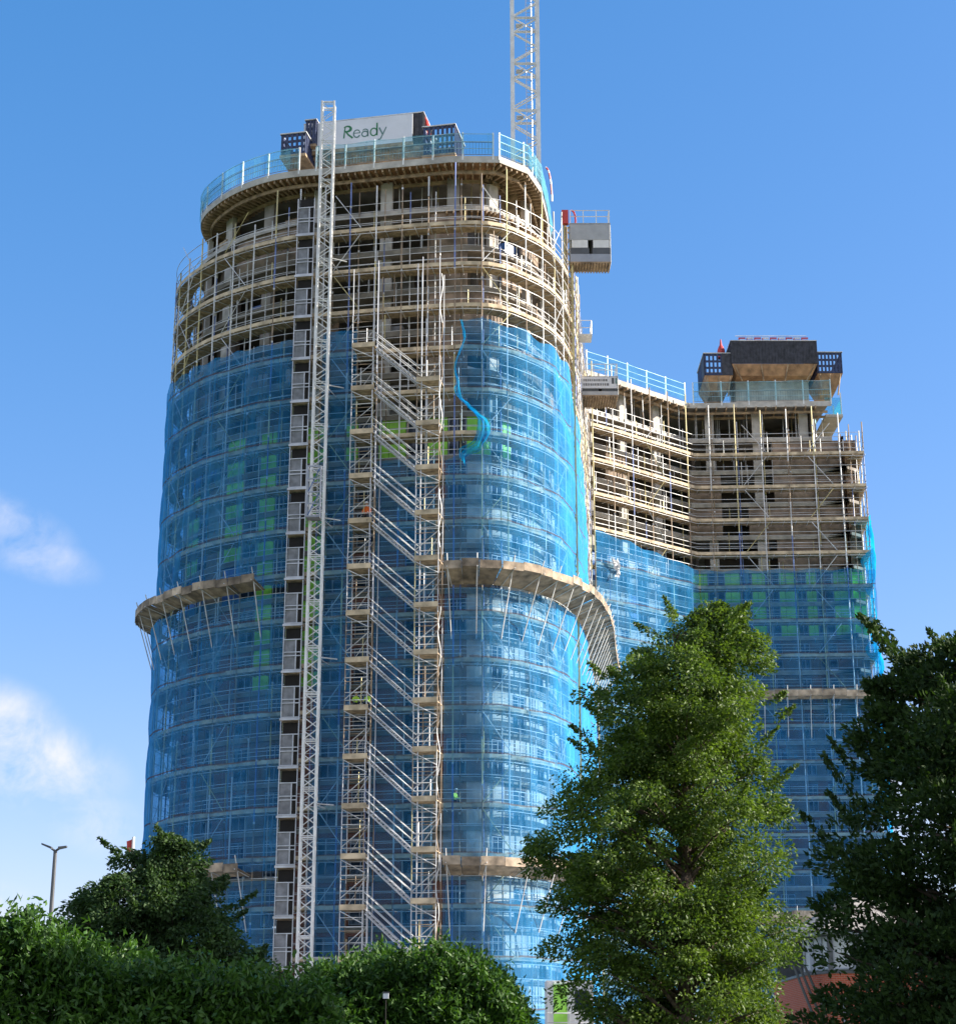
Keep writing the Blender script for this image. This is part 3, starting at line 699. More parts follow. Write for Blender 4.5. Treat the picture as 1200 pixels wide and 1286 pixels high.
# ------------------------------------------------------------------ climbing formwork boxes and sign
def form_box(label, c, w, d, z0, z1, rz=0, holes=False, soffit=0, inset=.9, group='climbing formwork boxes on the roofs', solid_from=None):
    root = empty('climbing_formwork', (c[0], c[1], z0), label, 'formwork', group)
    co, si = math.cos(rz), math.sin(rz)
    L = lambda x, y: (c[0] + x * co - y * si, c[1] + x * si + y * co)
    mt = navypanel if holes else darkpanel
    for side, (lx0, ly0, lx1, ly1) in dict(a=(-w / 2, -d / 2, w / 2, -d / 2), b=(w / 2, -d / 2, w / 2, d / 2), c=(w / 2, d / 2, -w / 2, d / 2), d=(-w / 2, d / 2, -w / 2, -d / 2)).items():
        ln = math.hypot(lx1 - lx0, ly1 - ly0); ux, uy = (lx1 - lx0) / ln, (ly1 - ly0) / ln; nx, ny = uy, -ux
        m = MB()
        def pb(u0, u1, t0, t1, za, zb, mm):
            q = [L(lx0 + ux * u + nx * t, ly0 + uy * u + ny * t) for u, t in ((u0, t0), (u1, t0), (u1, t1), (u0, t1))]
            m.hexa([(x, y, za) for x, y in q], [(x, y, zb) for x, y in q], mm)
        H = z1 - z0
        if holes:
            n = max(3, int(ln / .34))
            for i in range(n):
                u = ln * i / n; pb(u + .02, u + .20, -.05, 0, z0, z1, mt)
            for q in range(4):
                za = z0 + (H - .22) * q / 3; pb(.0, ln, -.09, -.052, za, za + .22, mt)
            if solid_from is not None: pb(ln * solid_from, ln - .02, .004, .03, z0, z1, darkpanel)
        else:
            pb(0.0, ln, -.06, 0, z0, z1, mt); n = max(3, int(ln / .3))
            for i in range(n + 1):
                u = (ln - .07) * i / n; pb(u, u + .07, .003, .06, z0 + .03, z1 - .03, mt)
        pb(-.05, ln + .05, -.1, .07, z1 + .003, z1 + .08, steel)
        m.build('panel', None, root)
    if soffit:
        m = MB(); b = [L(x, y) for x, y in ((-w / 2 + inset, -d / 2 + inset), (w / 2 - inset, -d / 2 + inset), (w / 2 - inset, d / 2 - inset), (-w / 2 + inset, d / 2 - inset))]
        t = [L(x, y) for x, y in ((-w / 2, -d / 2), (w / 2, -d / 2), (w / 2, d / 2), (-w / 2, d / 2))]
        m.hexa([(x, y, z0 - soffit) for x, y in b], [(x, y, z0 - .03) for x, y in t], plyform); m.build('timber_platform', None, root)
        n = max(2, int(w / 2.2))
        for i in range(n + 1):
            u = -w / 2 + .25 + (w - .5) * i / n; m = MB()
            m.bar((*L(u, -d / 2 + .02), z0 - .08), (*L(u * .8, -d / 2 + inset + .05), z0 - soffit - .5), .07, timber); m.build('bracket', None, root)
    else:
        m = MB(); m.box((c[0], c[1], z0 - .12), (w + .1, d + .1, .2), rz, timber); m.build('timber_platform', None, root)
    return root
rzs = math.atan2(-2.6, 12.7)
form_box('dark formwork box behind the white lettered sign on the highest roof', (-8.15, 120.75), 9.2, 4.4, 67.0, 69.75, rzs)
form_box('low navy slatted formwork box on the highest roof, nearest the crane mast', (-2.55, 118.6), 2.4, 3.4, 65.9, 68.2, rzs, True)
form_box('small navy slatted formwork box on the highest roof, farthest from the crane', (-13.4, 119.0), 1.9, 3.0, 66.2, 67.9, rzs, True)
form_box('narrow tall dark formwork screen beside the hoist mast top', (-12.2, 120.2), .8, 3.4, 67.6, 69.6, rzs, True)
form_box('large dark ribbed formwork box on the lower tower roof, with timber soffit', (28.1, 159.6), 8.1, 6.2, 65.4, 67.7, 0, False, 1.05, .5)
form_box('navy slatted formwork box on the lower tower roof, nearest the link', (22.8, 159.2), 2.7, 5.0, 64.3, 66.5, 0, True, 1.4, .6, solid_from=.62)
form_box('navy slatted formwork box at the outer end of the lower tower roof', (33.4, 159.4), 2.4, 5.0, 64.6, 66.7, 0, True, 1.5, .6)
rb = empty('stacked_barriers', (28.2, 158, 67.8), 'row of red and white barriers stacked on the large dark formwork box', 'barriers')
for i in range(9):
    m = MB(); x = 24.9 + i * .75; m.box((x + .34, 157.3, 68.1), (.66, .06, .16), 0, redp if i % 3 else white); m.box((x + .34, 157.3, 68.34), (.66, .06, .14), 0, white if i % 2 else redp)
    m.box((x + .05, 157.3, 68.05), (.06, .3, .5), 0, redp); m.build('barrier', None, rb)
m = MB(); m.bar((28.2, 157.2, 68.52), (24.6, 157.2, 68.52), .04, steel); m.bar((28.2, 157.2, 68.52), (31.4, 157.2, 68.52), .04, steel); m.build('rail', None, rb)

# sign
sg = empty('sign_board', (-8, 117.9, 67), 'large white roof sign with green word Ready behind the hoist mast', 'sign')
ux = Vector((math.cos(rzs), math.sin(rzs), 0)); nz_ = Vector((math.sin(rzs), -math.cos(rzs), 0))
so = Vector((-13.1, 119.22, 0)) + nz_ * .0
def sgp(u, z, t): v = so + ux * u + nz_ * t; return (v.x, v.y, z)
def sgbox(m, u0, u1, z0, z1, t0, t1, mm): m.hexa([sgp(u0, z0, t0), sgp(u1, z0, t0), sgp(u1, z0, t1), sgp(u0, z0, t1)], [sgp(u0, z1, t0), sgp(u1, z1, t0), sgp(u1, z1, t1), sgp(u0, z1, t1)], mm)
SW, SZ0, SZ1 = 8.42, 67.25, 69.55
m = MB(); sgbox(m, 0, SW, SZ0, SZ1, 0, .08, signm); m.build('board', None, sg)
m = MB(); sgbox(m, 0, SW, SZ0 - .28, SZ0 - .03, -.1, .1, timber); m.build('timber_beam', None, sg)
def letter_poly(name, pts, mm):
    m = MB(); n = len(pts); m.add([sgp(u, z, .085) for u, z in pts] + [sgp(u, z, .10) for u, z in pts], [tuple(range(n))[::-1], tuple(range(n, 2 * n))] + [(i, (i + 1) % n, n + (i + 1) % n, n + i) for i in range(n)], mm); return m
def stroke(m, pts, w0, w1, mm):
    """tapered pen stroke through points in sign coordinates (u, z)"""
    n = len(pts); L_, R_ = [], []
    for i, (u, z) in enumerate(pts):
        a = pts[max(0, i - 1)]; b = pts[min(n - 1, i + 1)]; dx, dz = b[0] - a[0], b[1] - a[1]; l = math.hypot(dx, dz) or 1
        t = i / (n - 1); ww = (w0 + (w1 - w0) * t) / 2
        L_.append((u - dz / l * ww, z + dx / l * ww)); R_.append((u + dz / l * ww, z - dx / l * ww))
    for i in range(n - 1):
        q = [L_[i], L_[i + 1], R_[i + 1], R_[i]]
        m.add([sgp(u, z, .085) for u, z in q] + [sgp(u, z, .10) for u, z in q], [(0, 1, 2, 3), (7, 6, 5, 4), (0, 4, 5, 1), (1, 5, 6, 2), (2, 6, 7, 3), (3, 7, 4, 0)], mm)
def arc(cx, cz, rx, rz_, a0, a1, n=14): return [(cx + rx * math.cos(R(a0 + (a1 - a0) * i / n)), cz + rz_ * math.sin(R(a0 + (a1 - a0) * i / n))) for i in range(n + 1)]
zb, u0, X = SZ0 + .78, 3.05, .62           # baseline, start, x-height
def ltr(fn, mm, nm='letter'):
    m = MB(); fn(m, mm); m.build(nm, None, sg)
ltr(lambda m, c: (stroke(m, [(u0 + .1, zb + .02), (u0 + .14, zb + .5), (u0 + .2, zb + 1.02)], .10, .07, c), stroke(m, arc(u0 + .34, zb + .78, .28, .22, 150, -20), .05, .22, c), stroke(m, arc(u0 + .34, zb + .78, .28, .22, -20, -150), .22, .05, c),
                  stroke(m, [(u0 + .24, zb + .56), (u0 + .45, zb + .28), (u0 + .78, zb - .02)], .10, .14, c)), letg)
u = u0 + .86
ltr(lambda m, c: (stroke(m, [(u, zb + .36), (u + .46, zb + .36)], .05, .05, c), stroke(m, arc(u + .24, zb + .31, .25, .31, 5, 330, 22), .06, .11, c)), letgrey)
u2 = u + .64
ltr(lambda m, c: (stroke(m, arc(u2 + .22, zb + .22, .23, .22, 0, 360, 20), .09, .09, c), stroke(m, [(u2 + .45, zb), (u2 + .45, zb + .42)] + arc(u2 + .24, zb + .42, .21, .20, 0, 150, 8), .10, .06, c)), letgrey)
u3 = u2 + .66
ltr(lambda m, c: (stroke(m, arc(u3 + .24, zb + .31, .25, .31, 0, 360, 22), .09, .09, c), stroke(m, [(u3 + .49, zb), (u3 + .49, zb + 1.04)], .11, .11, c)), letg)
u4 = u3 + .66
ltr(lambda m, c: (stroke(m, [(u4, zb + .62), (u4 + .28, zb + .02)], .11, .10, c), stroke(m, [(u4 + .54, zb + .62), (u4 + .26, zb - .02), (u4 + .1, zb - .34), (u4 - .08, zb - .36)], .07, .10, c)), letgrey)

# ------------------------------------------------------------------ lattice masts
def lattice_piece(cx, cy, z0, z1, w, post, brace, mm, cell, ladder=False):
    m = MB(); h = w / 2; C = [(cx - h, cy - h), (cx + h, cy - h), (cx + h, cy + h), (cx - h, cy + h)]
    for x, y in C: m.box((x, y, (z0 + z1) / 2), (post, post, z1 - z0 - .01), 0, mm)
    n = max(1, round((z1 - z0) / cell)); c = (z1 - z0) / n
    for k in range(4):
        (xa, ya), (xb, yb) = C[k], C[(k + 1) % 4]
        for i in range(n):
            za, zb_ = z0 + c * i, z0 + c * (i + 1)
            if i % 2: xa_, ya_, xb_, yb_ = xb, yb, xa, ya
            else: xa_, ya_, xb_, yb_ = xa, ya, xb, yb
            m.bar((xa_, ya_, za + .05), (xb_, yb_, zb_ - .05), brace, mm)
        m.bar((xa, ya, z0 + .06), (xb, yb, z0 + .06), brace, mm); m.bar((xa, ya, z1 - .06), (xb, yb, z1 - .06), brace, mm)
    return m
# tower crane mast
cr = empty('tower_crane_mast', (4.0, 131, 59), 'white lattice tower crane mast rising from the highest roof', 'crane mast')
zc_, i = 59.75, 0
while zc_ < 96:
    sec = lattice_piece(3.95, 131.5, zc_, zc_ + 4.4, 2.12, .30, .075, white, 1.47).build('mast_section', None, cr)
    l = MB()
    for x in (4.05, 4.5): l.bar((x, 131.3, zc_ + .1), (x, 131.3, zc_ + 4.3), .03, alu)
    for q in range(11): l.bar((4.05, 131.3, zc_ + .3 + q * .38), (4.5, 131.3, zc_ + .3 + q * .38), .02, alu)
    l.build('ladder', None, sec)
    l = MB(); l.box((3.5, 131.9, zc_ + .15), (.6, .7, .04), 0, alu); l.build('rest_platform', None, sec)
    zc_ += 4.4; i += 1
# goods hoist on the facade
hx, hy = -10.5, 110.7
hoist = empty('hoist_mast', (hx, hy, 0), 'slender aluminium lattice hoist mast standing full height in front of the scaffold', 'hoist')
z = 0.2
while z < 66.3:
    lattice_piece(hx, hy, z, min(z + 3.0, 66.4), .86, .13, .034, white, .75).build('mast_section', None, hoist); z += 3.0  # white material stands in for sunlit shine on the aluminium
for k in range(6):
    m = MB(); zt = 8 + k * 9.3; m.bar((hx + .35, hy + .3, zt), (hx + .9, 113.1, zt), .04, steel); m.bar((hx - .35, hy + .3, zt), (hx + .5, 113.1, zt), .04, steel); m.bar((hx + .43, hy, zt), (hx + 1.5, hy + .6, zt), .04, steel); m.build('tie_bar', None, hoist)
hc = empty('hoist_car', (hx - .2, hy - .8, 35.5), 'small blue-white framed hoist car part way up the hoist mast', 'hoist car')
m = MB()
for x in (-.42, .42):
    for y in (-.55, .25): m.box((hx - .15 + x, hy - .62 + y, 37.35), (.09, .09, 3.5), 0, frame)
for zz in (35.65, 36.5, 37.3, 38.2, 39.05):
    for y in (-.55, .25): m.box((hx - .15, hy - .62 + y, zz), (.84, .07, .09), 0, frame)
    for x in (-.42, .42): m.box((hx - .15 + x, hy - .77, zz), (.06, .8, .09), 0, frame)
m.build('cage_frame', None, hc)
m = MB(); m.box((hx - .15, hy - .77, 35.6), (.9, .86, .08), 0, greypanel); m.build('cage_floor', None, hc)
m = MB(); m.bar((hx - .5, hy - 1.18, 35.7), (hx + .2, hy - 1.18, 37.2), .03, film); m.bar((hx - .5, hy - 1.18, 37.3), (hx + .2, hy - 1.18, 38.9), .03, film); m.build('cage_brace', None, hc)
# landing gates: a column of meshed cages, one on each floor
gx, gy, gr = -12.0, 112.35, -.16
for k in range(19):
    zl = 56.75 - ST * k
    if k > 18 or zl < 1: break
    g = empty('landing_gate', (gx, gy, zl), 'grey meshed hoist landing gate in the column beside the hoist mast', 'gate', 'hoist landing gates stacked floor by floor')
    co, si = math.cos(gr), math.sin(gr)
    def gb(m, x0, x1, z0, z1, y0, y1, mm):
        q = [(gx + x * co - y * si, gy + x * si + y * co) for x, y in ((x0, y0), (x1, y0), (x1, y1), (x0, y1))]
        m.hexa([(x, y, z0) for x, y in q], [(x, y, z1) for x, y in q], mm)
    m = MB()
    gb(m, -.62, -.56, zl, zl + 3.09, -.07, 0, alu); gb(m, .56, .62, zl, zl + 3.09, -.07, 0, alu)
    gb(m, .20, .27, zl + .42, zl + 2.35, -.05, 0, alu)
    for zz in (.36, 1.28, 1.52, 2.36): gb(m, -.56, .56, zl + zz, zl + zz + .06, -.06, 0, alu)
    m.build('gate_frame', None, g)
    m = MB(); gb(m, -.54, .19, zl + .43, zl + 2.35, .012, .03, greypanel); gb(m, .28, .54, zl + .43, zl + 2.35, .012, .03, voidm); m.build('mesh_panel', None, g)
    m = MB(); gb(m, -.68, .66, zl + .18, zl + .34, -.1, 1.4, boards); gb(m, -.68, .66, zl + .19, zl + .33, -.13, -.102, alu); m.build('landing_floor', None, g)
    m = MB(); gb(m, -.55, .55, zl + 2.44, zl + 3.2, .3, .34, voidm); m.build('painted_shaft_shade', None, g)  # near-black sheet paints in the darkness of the gap above the gate
    if k == 0:
        pass

# ------------------------------------------------------------------ stair tower
st = empty('stair_tower', (-5, 111, 0), 'zigzag scaffold stair tower up the middle of the tall block', 'stairs')
def slp(x, off): # point on the front line at world x, pushed outward
    return (x - off * .184, 112.9 - .1875 * (x + 8.4) - off * .983)
def bar_s(m, xa, oa, za, xb, ob, zb_, r, mm=steel): m.bar((*slp(xa, oa), za), (*slp(xb, ob), zb_), r, mm, 6 if r > .03 else 4)
XL0, XL1, XR0, XR1 = -8.15, -6.75, -3.75, -2.25
for x in (XL0, XL1, XL1 + .28, XR0, XR0 + .32, XR1):
    for o in (.35, 1.7):
        m = MB(); z = 0; mm = yellowtube if x in (XR0,) and o > 1 else alu
        while z < 53.5:
            z2 = min(53.5 + rnd.uniform(0, 1.2), z + 4.2); bar_s(m, x, o, z, x + rnd.uniform(-.02, .02), o, z2, .036, rnd.choice((mm, steel, rusttube, alu))); z = z2
        m.build('standard', None, st)
for k in range(16):
    zl = 48.15 - ST * k
    if zl < 1: break
    for (a, b, z) in ((XL0, XL1 + .1, zl), (XR0, XR1, zl - 2.78)):
        if z < .5: continue
        L_ = MB(); q = [slp(a - .03, .3), slp(b + .03, .3), slp(b + .03, 1.74), slp(a - .03, 1.74)]
        L_.hexa([(x, y, z - .07) for x, y in q], [(x, y, z) for x, y in q], boards)
        q = [slp(a - .03, 1.745), slp(b + .03, 1.745), slp(b + .03, 1.785), slp(a - .03, 1.785)]
        L_.hexa([(x, y, z - .1) for x, y in q], [(x, y, z + .24) for x, y in q], toem); L_.build('landing', None, st)
        for dz in (.55, 1.05):
            m = MB(); bar_s(m, a, 1.72, z + dz, b, 1.72, z + dz, .03); m.build('landing_rail', None, st)
        m = MB(); bar_s(m, a, 1.76, z - .15, b, 1.76, z - .95, .03); bar_s(m, a, 1.76, z - 2.5, b, 1.76, z - 1.25, .03); bar_s(m, a, 1.76, z - 1.1, b, 1.76, z - 1.1, .028); m.build('brace', None, st)
    for a, b, z in ((XL0, XL1, zl), (XR0, XR1, zl - 2.78)):
        if z < 1: continue
        for o in (.35, 1.72):
            for zq, mq in ((z - .55, steel), (z + 1.75, rusttube)):
                m = MB(); bar_s(m, a, o, zq, b, o, zq, .026, mq); m.build('ledger', None, st)
        m = MB(); bar_s(m, a, .35, z + .1, b, .35, z + 2.2, .026); m.build('cross_brace', None, st)
        u = a + rnd.uniform(.3, 1.1); m = MB(); bar_s(m, u, 1.5, z, u, 1.5, z + rnd.uniform(1.1, 2.4), .03, rnd.choice((steel, rusttube, yellowtube))); m.build('upright', None, st)
    # outer flight falling from one landing to the other
    fl = MB(); za, zb_ = zl - .05, zl - 2.78 + .05; xa, xb = XL1 + .15, XR0 + .05
    for o in (1.05, 1.72):
        for d in (0, .2):
            bar_s(fl, xa, o, za - d * 1.4, xb, o, zb_ - d * 1.4, .036, alu)
        for i in range(12):
            t = (i + .2) / 12; t2 = (i + .9) / 12; bar_s(fl, xa + (xb - xa) * t, o, za + (zb_ - za) * t - .28, xa + (xb - xa) * t2, o, za + (zb_ - za) * t2, .022, alu)
    for i in range(11):
        t = (i + .5) / 11; x = xa + (xb - xa) * t; zz = za + (zb_ - za) * t - .06
        q = [slp(x - .09, 1.09), slp(x + .09, 1.09), slp(x + .09, 1.68), slp(x - .09, 1.68)]; fl.hexa([(p, r, zz - .04) for p, r in q], [(p, r, zz) for p, r in q], alu)
    fo = fl.build('stair_flight', None, st)
    for o in (1.05, 1.72):
        m = MB()
        for d in (.55, 1.05): bar_s(m, xa - .1, o, za + d, xb, o, zb_ + d, .026)
        m.build('handrail', None, fo)
# bundled hoses down the outer side of the stair tower
m = MB(); px_ = None
for i in range(190):
    z = 53 - i * .28; p = (*slp(XR1 + .12 + .10 * math.sin(i * .55) * (1 if i % 11 else .2), 1.8), z)
    if px_: m.bar(px_, p, .026, rusttube if (i // 14) % 2 else steel)
    px_ = p
tag(m.build('hose_bundle', None, None), 'pale looping hoses running down beside the stair tower', 'hose')

# ------------------------------------------------------------------ cantilever hoist cages on the sunny side
def hoist_cage(label, c, w, d, h, marks=False):
    root = empty('hoist_cage', c, label, 'hoist car'); x, y, z = c
    m = MB(); n = 14
    m.box((x, y, z - .05), (w, d, .1), 0, timber)
    for i in range(n): m.box((x - w / 2 + w * (i + .5) / n, y, z - .16), (w / n * .5, d - .04, .12), 0, timber)
    m.build('cage_floor', None, root)
    m = MB()
    m.box((x, y - d / 2 + .03, z + h * .10), (w, .05, h * .20), 0, frame if not marks else cagepanel)
    m.box((x, y - d / 2 + .03, z + h * .78), (w, .05, h * .42), 0, cagepanel)
    for i in range(17): m.box((x - w / 2 + w * (i + .5) / 17, y - d / 2 - .012, z + h * .78), (.05, .03, h * .40), 0, cagepanel)
    m.box((x - w / 2 + .02, y, z + h / 2), (.05, d - .12, h), 0, cagepanel); m.box((x, y + d / 2 - .03, z + h / 2), (w, .05, h), 0, cagepanel)
    m.box((x, y, z + h + .02), (w + .06, d + .06, .05), 0, cagepanel); m.build('cage_wall', None, root)
    m = MB(); m.box((x + w / 2 - .02, y, z + h / 2), (.06, d - .12, h), 0, white)
    for i in range(6): m.box((x + w / 2 + .03, y - d / 2 + .2 + i * (d - .4) / 5, z + h / 2), (.04, .06, h - .1), 0, white)
    m.build('end_panel', None, root)
    m = MB(); m.box((x + .1, y - d / 2 + .035, z + h * .40), (.09, .03, h * .38), 0, voidm)
    for xx in (x - w * .26, x + w * .27): m.box((xx, y - d / 2 + .035, z + h * .285), (w * .46, .03, h * .16), 0, lamppost); m.box((xx, y - d / 2 + .035, z + h * .47), (w * .40, .035, h * .20), 0, white)
    m.build('window_band', None, root)
    m = MB()
    for xx in (-w / 2, -w / 6, w / 6, w / 2): m.box((x + xx * .97, y - d / 2 + .06, z + h + .6), (.06, .06, 1.1), 0, white)
    for zz in (.62, 1.12): m.box((x, y - d / 2 + .06, z + h + zz), (w, .05, .05), 0, steel); m.box((x + w / 2 - .06, y, z + h + zz), (.05, d - .1, .05), 0, white)
    m.build('top_rail', None, root)
    m = MB()
    for xx in (x - w / 2 - .25,):
        for dy in (.1, .7): m.box((xx, y + dy, z + h * .5), (.14, .14, h + 2.4), 0, white)
    m.build('carriage', None, root)
    if marks:
        m = MB(); m.box((x - .1, y - d / 2 - .05, z + h * .66), (w * .98, .03, h * .62), 0, signm); m.build('sign_panel', None, root)
        m = MB()
        for r, zz in enumerate((.80, .56)):
            xx = x - w / 2 + .12
            while xx < x + w * .22:
                ww = rnd.uniform(.08, .2); m.box((xx + ww / 2, y - d / 2 - .07, z + h * zz), (ww, .015, h * .13), 0, greypanel); xx += ww + .05
        m.box((x + w * .36, y - d / 2 - .07, z + h * .76), (.2, .015, h * .32), 0, lamppost); m.box((x + w * .45, y - d / 2 - .07, z + h * .76), (.14, .015, h * .32), 0, letgrey)
        m.build('sign_marking', None, root)
    return root
hoist_cage('grey corrugated hoist cage with top rails hung on the sunny side of the tall block', (8.35, 121.0, 58.75), 3.0, 1.6, 3.1)
hoist_cage('pale hoist cage with a faded lettered board, lower down by the curved link', (9.75, 134.0, 53.0), 2.9, 2.6, 1.55, True)
rm = MB()
rm.box((6.55, 120.6, 30), (.5, .5, 60.2), 0, steel)
pm = empty('hoist_pole', (6.7, 120.5, 0), 'yellowish hoist mast with a red head beside the corrugated cage', 'hoist')
lattice_piece(6.72, 120.7, .2, 62.0, .55, .12, .04, yellowtube, .9).build('mast', None, pm)
m = MB(); m.box((6.5, 120.3, 62.4), (.5, .4, 1.1), 0, redp)
for i in range(7):
    a0, a1 = R(-80 + 25 * i), R(-80 + 25 * (i + 1)); m.bar((7.0 + .3 * math.cos(a0), 120.3, 62.2 + .8 * math.sin(a0)), (7.0 + .3 * math.cos(a1), 120.3, 62.2 + .8 * math.sin(a1)), .07, redp)
m.build('mast_head', None, pm)
m = MB()
for i in range(10):
    t0, t1 = i / 10, (i + 1) / 10; f = lambda t: (5.05 + .45 * math.sin(t * 1.5), 119.2, 66.0 - 2.8 * t * t)
    m.bar(f(t0), f(t1), .07, redp if i % 3 else white)
tag(m.build('signal_arm', None, None), 'thin curved red and white arm at the sunny roof corner', 'arm')
m = MB(); pr = [(-3.75, 68.2, .16), (-3.77, 68.8, .20), (-3.86, 69.3, .15), (-4.02, 69.75, .03)]
for (xa, za, ra), (xb, zb_, rb_) in zip(pr, pr[1:]): m.bar((xa, 118.2, za), (xb, 118.2, zb_), ra, redp, 8, rb_)
m.box((-3.75, 118.2, 68.0), (.5, .4, .4), 0, redp)
tag(m.build('hose_end', None, None), 'curved red pipe end standing behind the white sign', 'pipe')
m = MB()
for za, zb_, ra, rb_ in ((66.55, 67.4, .42, .36), (67.4, 67.8, .36, .20), (67.8, 68.5, .14, .05)): m.bar((23.3, 158.0, za), (23.3, 158.0, zb_), ra, redp, 10, rb_)
tag(m.build('red_hopper', None, None), 'small red pointed hopper on the slatted box nearest the link', 'hopper')
pf = empty('loading_platform', (8.9, 128, 55.6), 'small white railed loading platform jutting from the sunny side', 'platform')
m = MB(); m.box((8.3, 128, 55.9), (1.1, 1.5, .12), 0, white); m.build('platform_floor', None, pf)
m = MB()
for x in (7.85, 8.8):
    for y in (127.3, 128.7): m.bar((x, y, 55.95), (x, y, 57.1), .035, white)
for zz in (56.5, 57.1):
    for y in (127.3, 128.7): m.bar((7.8, y, zz), (8.85, y, zz), .03, white)
    m.bar((8.8, 127.3, zz), (8.8, 128.7, zz), .03, white)
m.build('platform_rail', None, pf)

# white plastic sheet snagged on the link netting
m = MB(); rows = []
for i in range(9):
    t = i / 8; rows.append([PR.p3(2.0 + (k - 2) * (.09 + .2 * max(0, t - .45)) + .25 * math.sin(t * 4), .55 + .2 * math.sin(k * 2 + i), 42.6 - 1.5 * (1 - t) + .15 * math.sin(k * 3 + i)) for k in range(5)])
m.add([p for r in rows for p in r], [(i * 5 + k, i * 5 + k + 1, (i + 1) * 5 + k + 1, (i + 1) * 5 + k) for i in range(8) for k in range(4)], plastic)
tag(m.build('plastic_sheet', None, None, smooth=True), 'white plastic sheet flapping against the net on the link', 'plastic sheet')

# ------------------------------------------------------------------ people (small, on the scaffold)
def person(label, loc, rz, top, s=1.0):
    J = [(0, 0, .42), (0, -.05, .62), (0, -.12, .88), (0, -.16, 1.02), (0, -.20, 1.16), (0, -.21, 1.27),         # pelvis, waist, chest, neck, head, crown
         (.11, 0, .40), (.16, -.40, .46), (.15, -.30, .08), (.16, -.46, .04), (-.11, 0, .40), (-.18, -.38, .50), (-.16, -.24, .08), (-.17, -.42, .04),
         (.20, -.12, .90), (.27, -.22, .66), (.20, -.42, .58), (.18, -.50, .57), (-.20, -.12, .90), (-.28, -.20, .66), (-.18, -.42, .60), (-.16, -.50, .59)]
    E_ = [(0, 1), (1, 2), (2, 3), (3, 4), (4, 5), (0, 6), (6, 7), (7, 8), (8, 9), (0, 10), (10, 11), (11, 12), (12, 13), (2, 14), (14, 15), (15, 16), (16, 17), (2, 18), (18, 19), (19, 20), (20, 21)]
    rad = [.15, .14, .17, .065, .10, .075, .10, .075, .055, .045, .10, .075, .055, .045, .075, .055, .04, .035, .075, .055, .04, .035]
    me = bpy.data.meshes.new('person'); me.from_pydata(J, E_, []); o = bpy.data.objects.new('tmp', me); COL.objects.link(o)
    sk = o.modifiers.new('skin', 'SKIN'); sub = o.modifiers.new('sub', 'SUBSURF'); sub.levels = 2; sub.render_levels = 2
    for i, d in enumerate(me.skin_vertices[0].data): d.radius = (rad[i], rad[i]); d.use_root = (i == 0)
    dg = bpy.context.evaluated_depsgraph_get(); me2 = bpy.data.meshes.new_from_object(o.evaluated_get(dg)); bpy.data.objects.remove(o)
    for mm in (top, trouser, skinm): me2.materials.append(mm)
    for p in me2.polygons:
        c = p.center; p.use_smooth = True
        p.material_index = 2 if c.z > 1.0 or (abs(c.x) > .1 and c.y < -.43 and c.z > .5) else (0 if c.z > .55 and not (c.y < -.3 and abs(c.x) < .1) else 1)
    b = bpy.data.objects.new('person', me2); COL.objects.link(b); b.location = loc; b.rotation_euler = (0, 0, rz); b.scale = (s, s, s); tag(b, label, 'person')
    h = MB()
    for i in range(5):
        a0, a1 = R(18 * i), R(18 * (i + 1)); h.bar((0, -.21, 1.22 + .12 * math.sin(a0)), (0, -.21, 1.22 + .12 * math.sin(a1) + .001), .125 * math.cos(a0) + .004, white, 12, .125 * math.cos(a1) + .004)
    h.bar((0, -.23, 1.215), (0, -.23, 1.228), .15, white, 12)
    ho = h.build('helmet', None, None); ho.parent = b
    return b
p = slp(-7.0, 1.3); person('person in orange jacket crouching on a stair tower landing', (*p, 48.15 - ST * 4 + .0), R(-20), orange, 1.05)
p = slp(-7.55, 1.25); person('person in lime jacket crouching on a low stair landing, away from the flight', (*p, 48.15 - ST * 8), R(15), lime, .85)
p = slp(-6.75, 1.2); person('person in lime jacket crouching on a low stair landing, next to the flight', (*p, 48.15 - ST * 8), R(-30), lime, .85)
p = PL.at(sL['corner'] - .2, -.45); person('person in lime jacket crouching behind the net beside the stair tower', (p.x, p.y, zd(13)), R(60), lime, .9)

# ------------------------------------------------------------------ ground
def sheet(name, x0, x1, y0, y1, z, m):
    b = MB(); b.add([(x0, y0, z), (x1, y0, z), (x1, y1, z), (x0, y1, z)], [(0, 1, 2, 3)], m); return tag(b.build(name), kind='structure')
sheet('ground', -2500, 2500, -2500, 2500, 0, turf)
sheet('road', -400, 400, 52.5, 59.5, .008, asphalt)
b = MB(); b.box((0, 51.2, .065), (800, 2.4, .13), 0, paving); tag(b.build('pavement'), kind='structure')
b = MB(); b.box((0, 60.8, .065), (800, 2.4, .13), 0, paving); tag(b.build('pavement'), kind='structure')
b = MB()
for i in range(-60, 60): b.add([(i * 6, 55.93, .013), (i * 6 + 3, 55.93, .013), (i * 6 + 3, 56.07, .013), (i * 6, 56.07, .013)], [(0, 1, 2, 3)], white)
tag(b.build('road_marking'), kind='structure')
sheet('path', -400, 400, -4, 4, .008, paving)
sheet('site_yard', -60, 70, 92, 200, .006, paving)

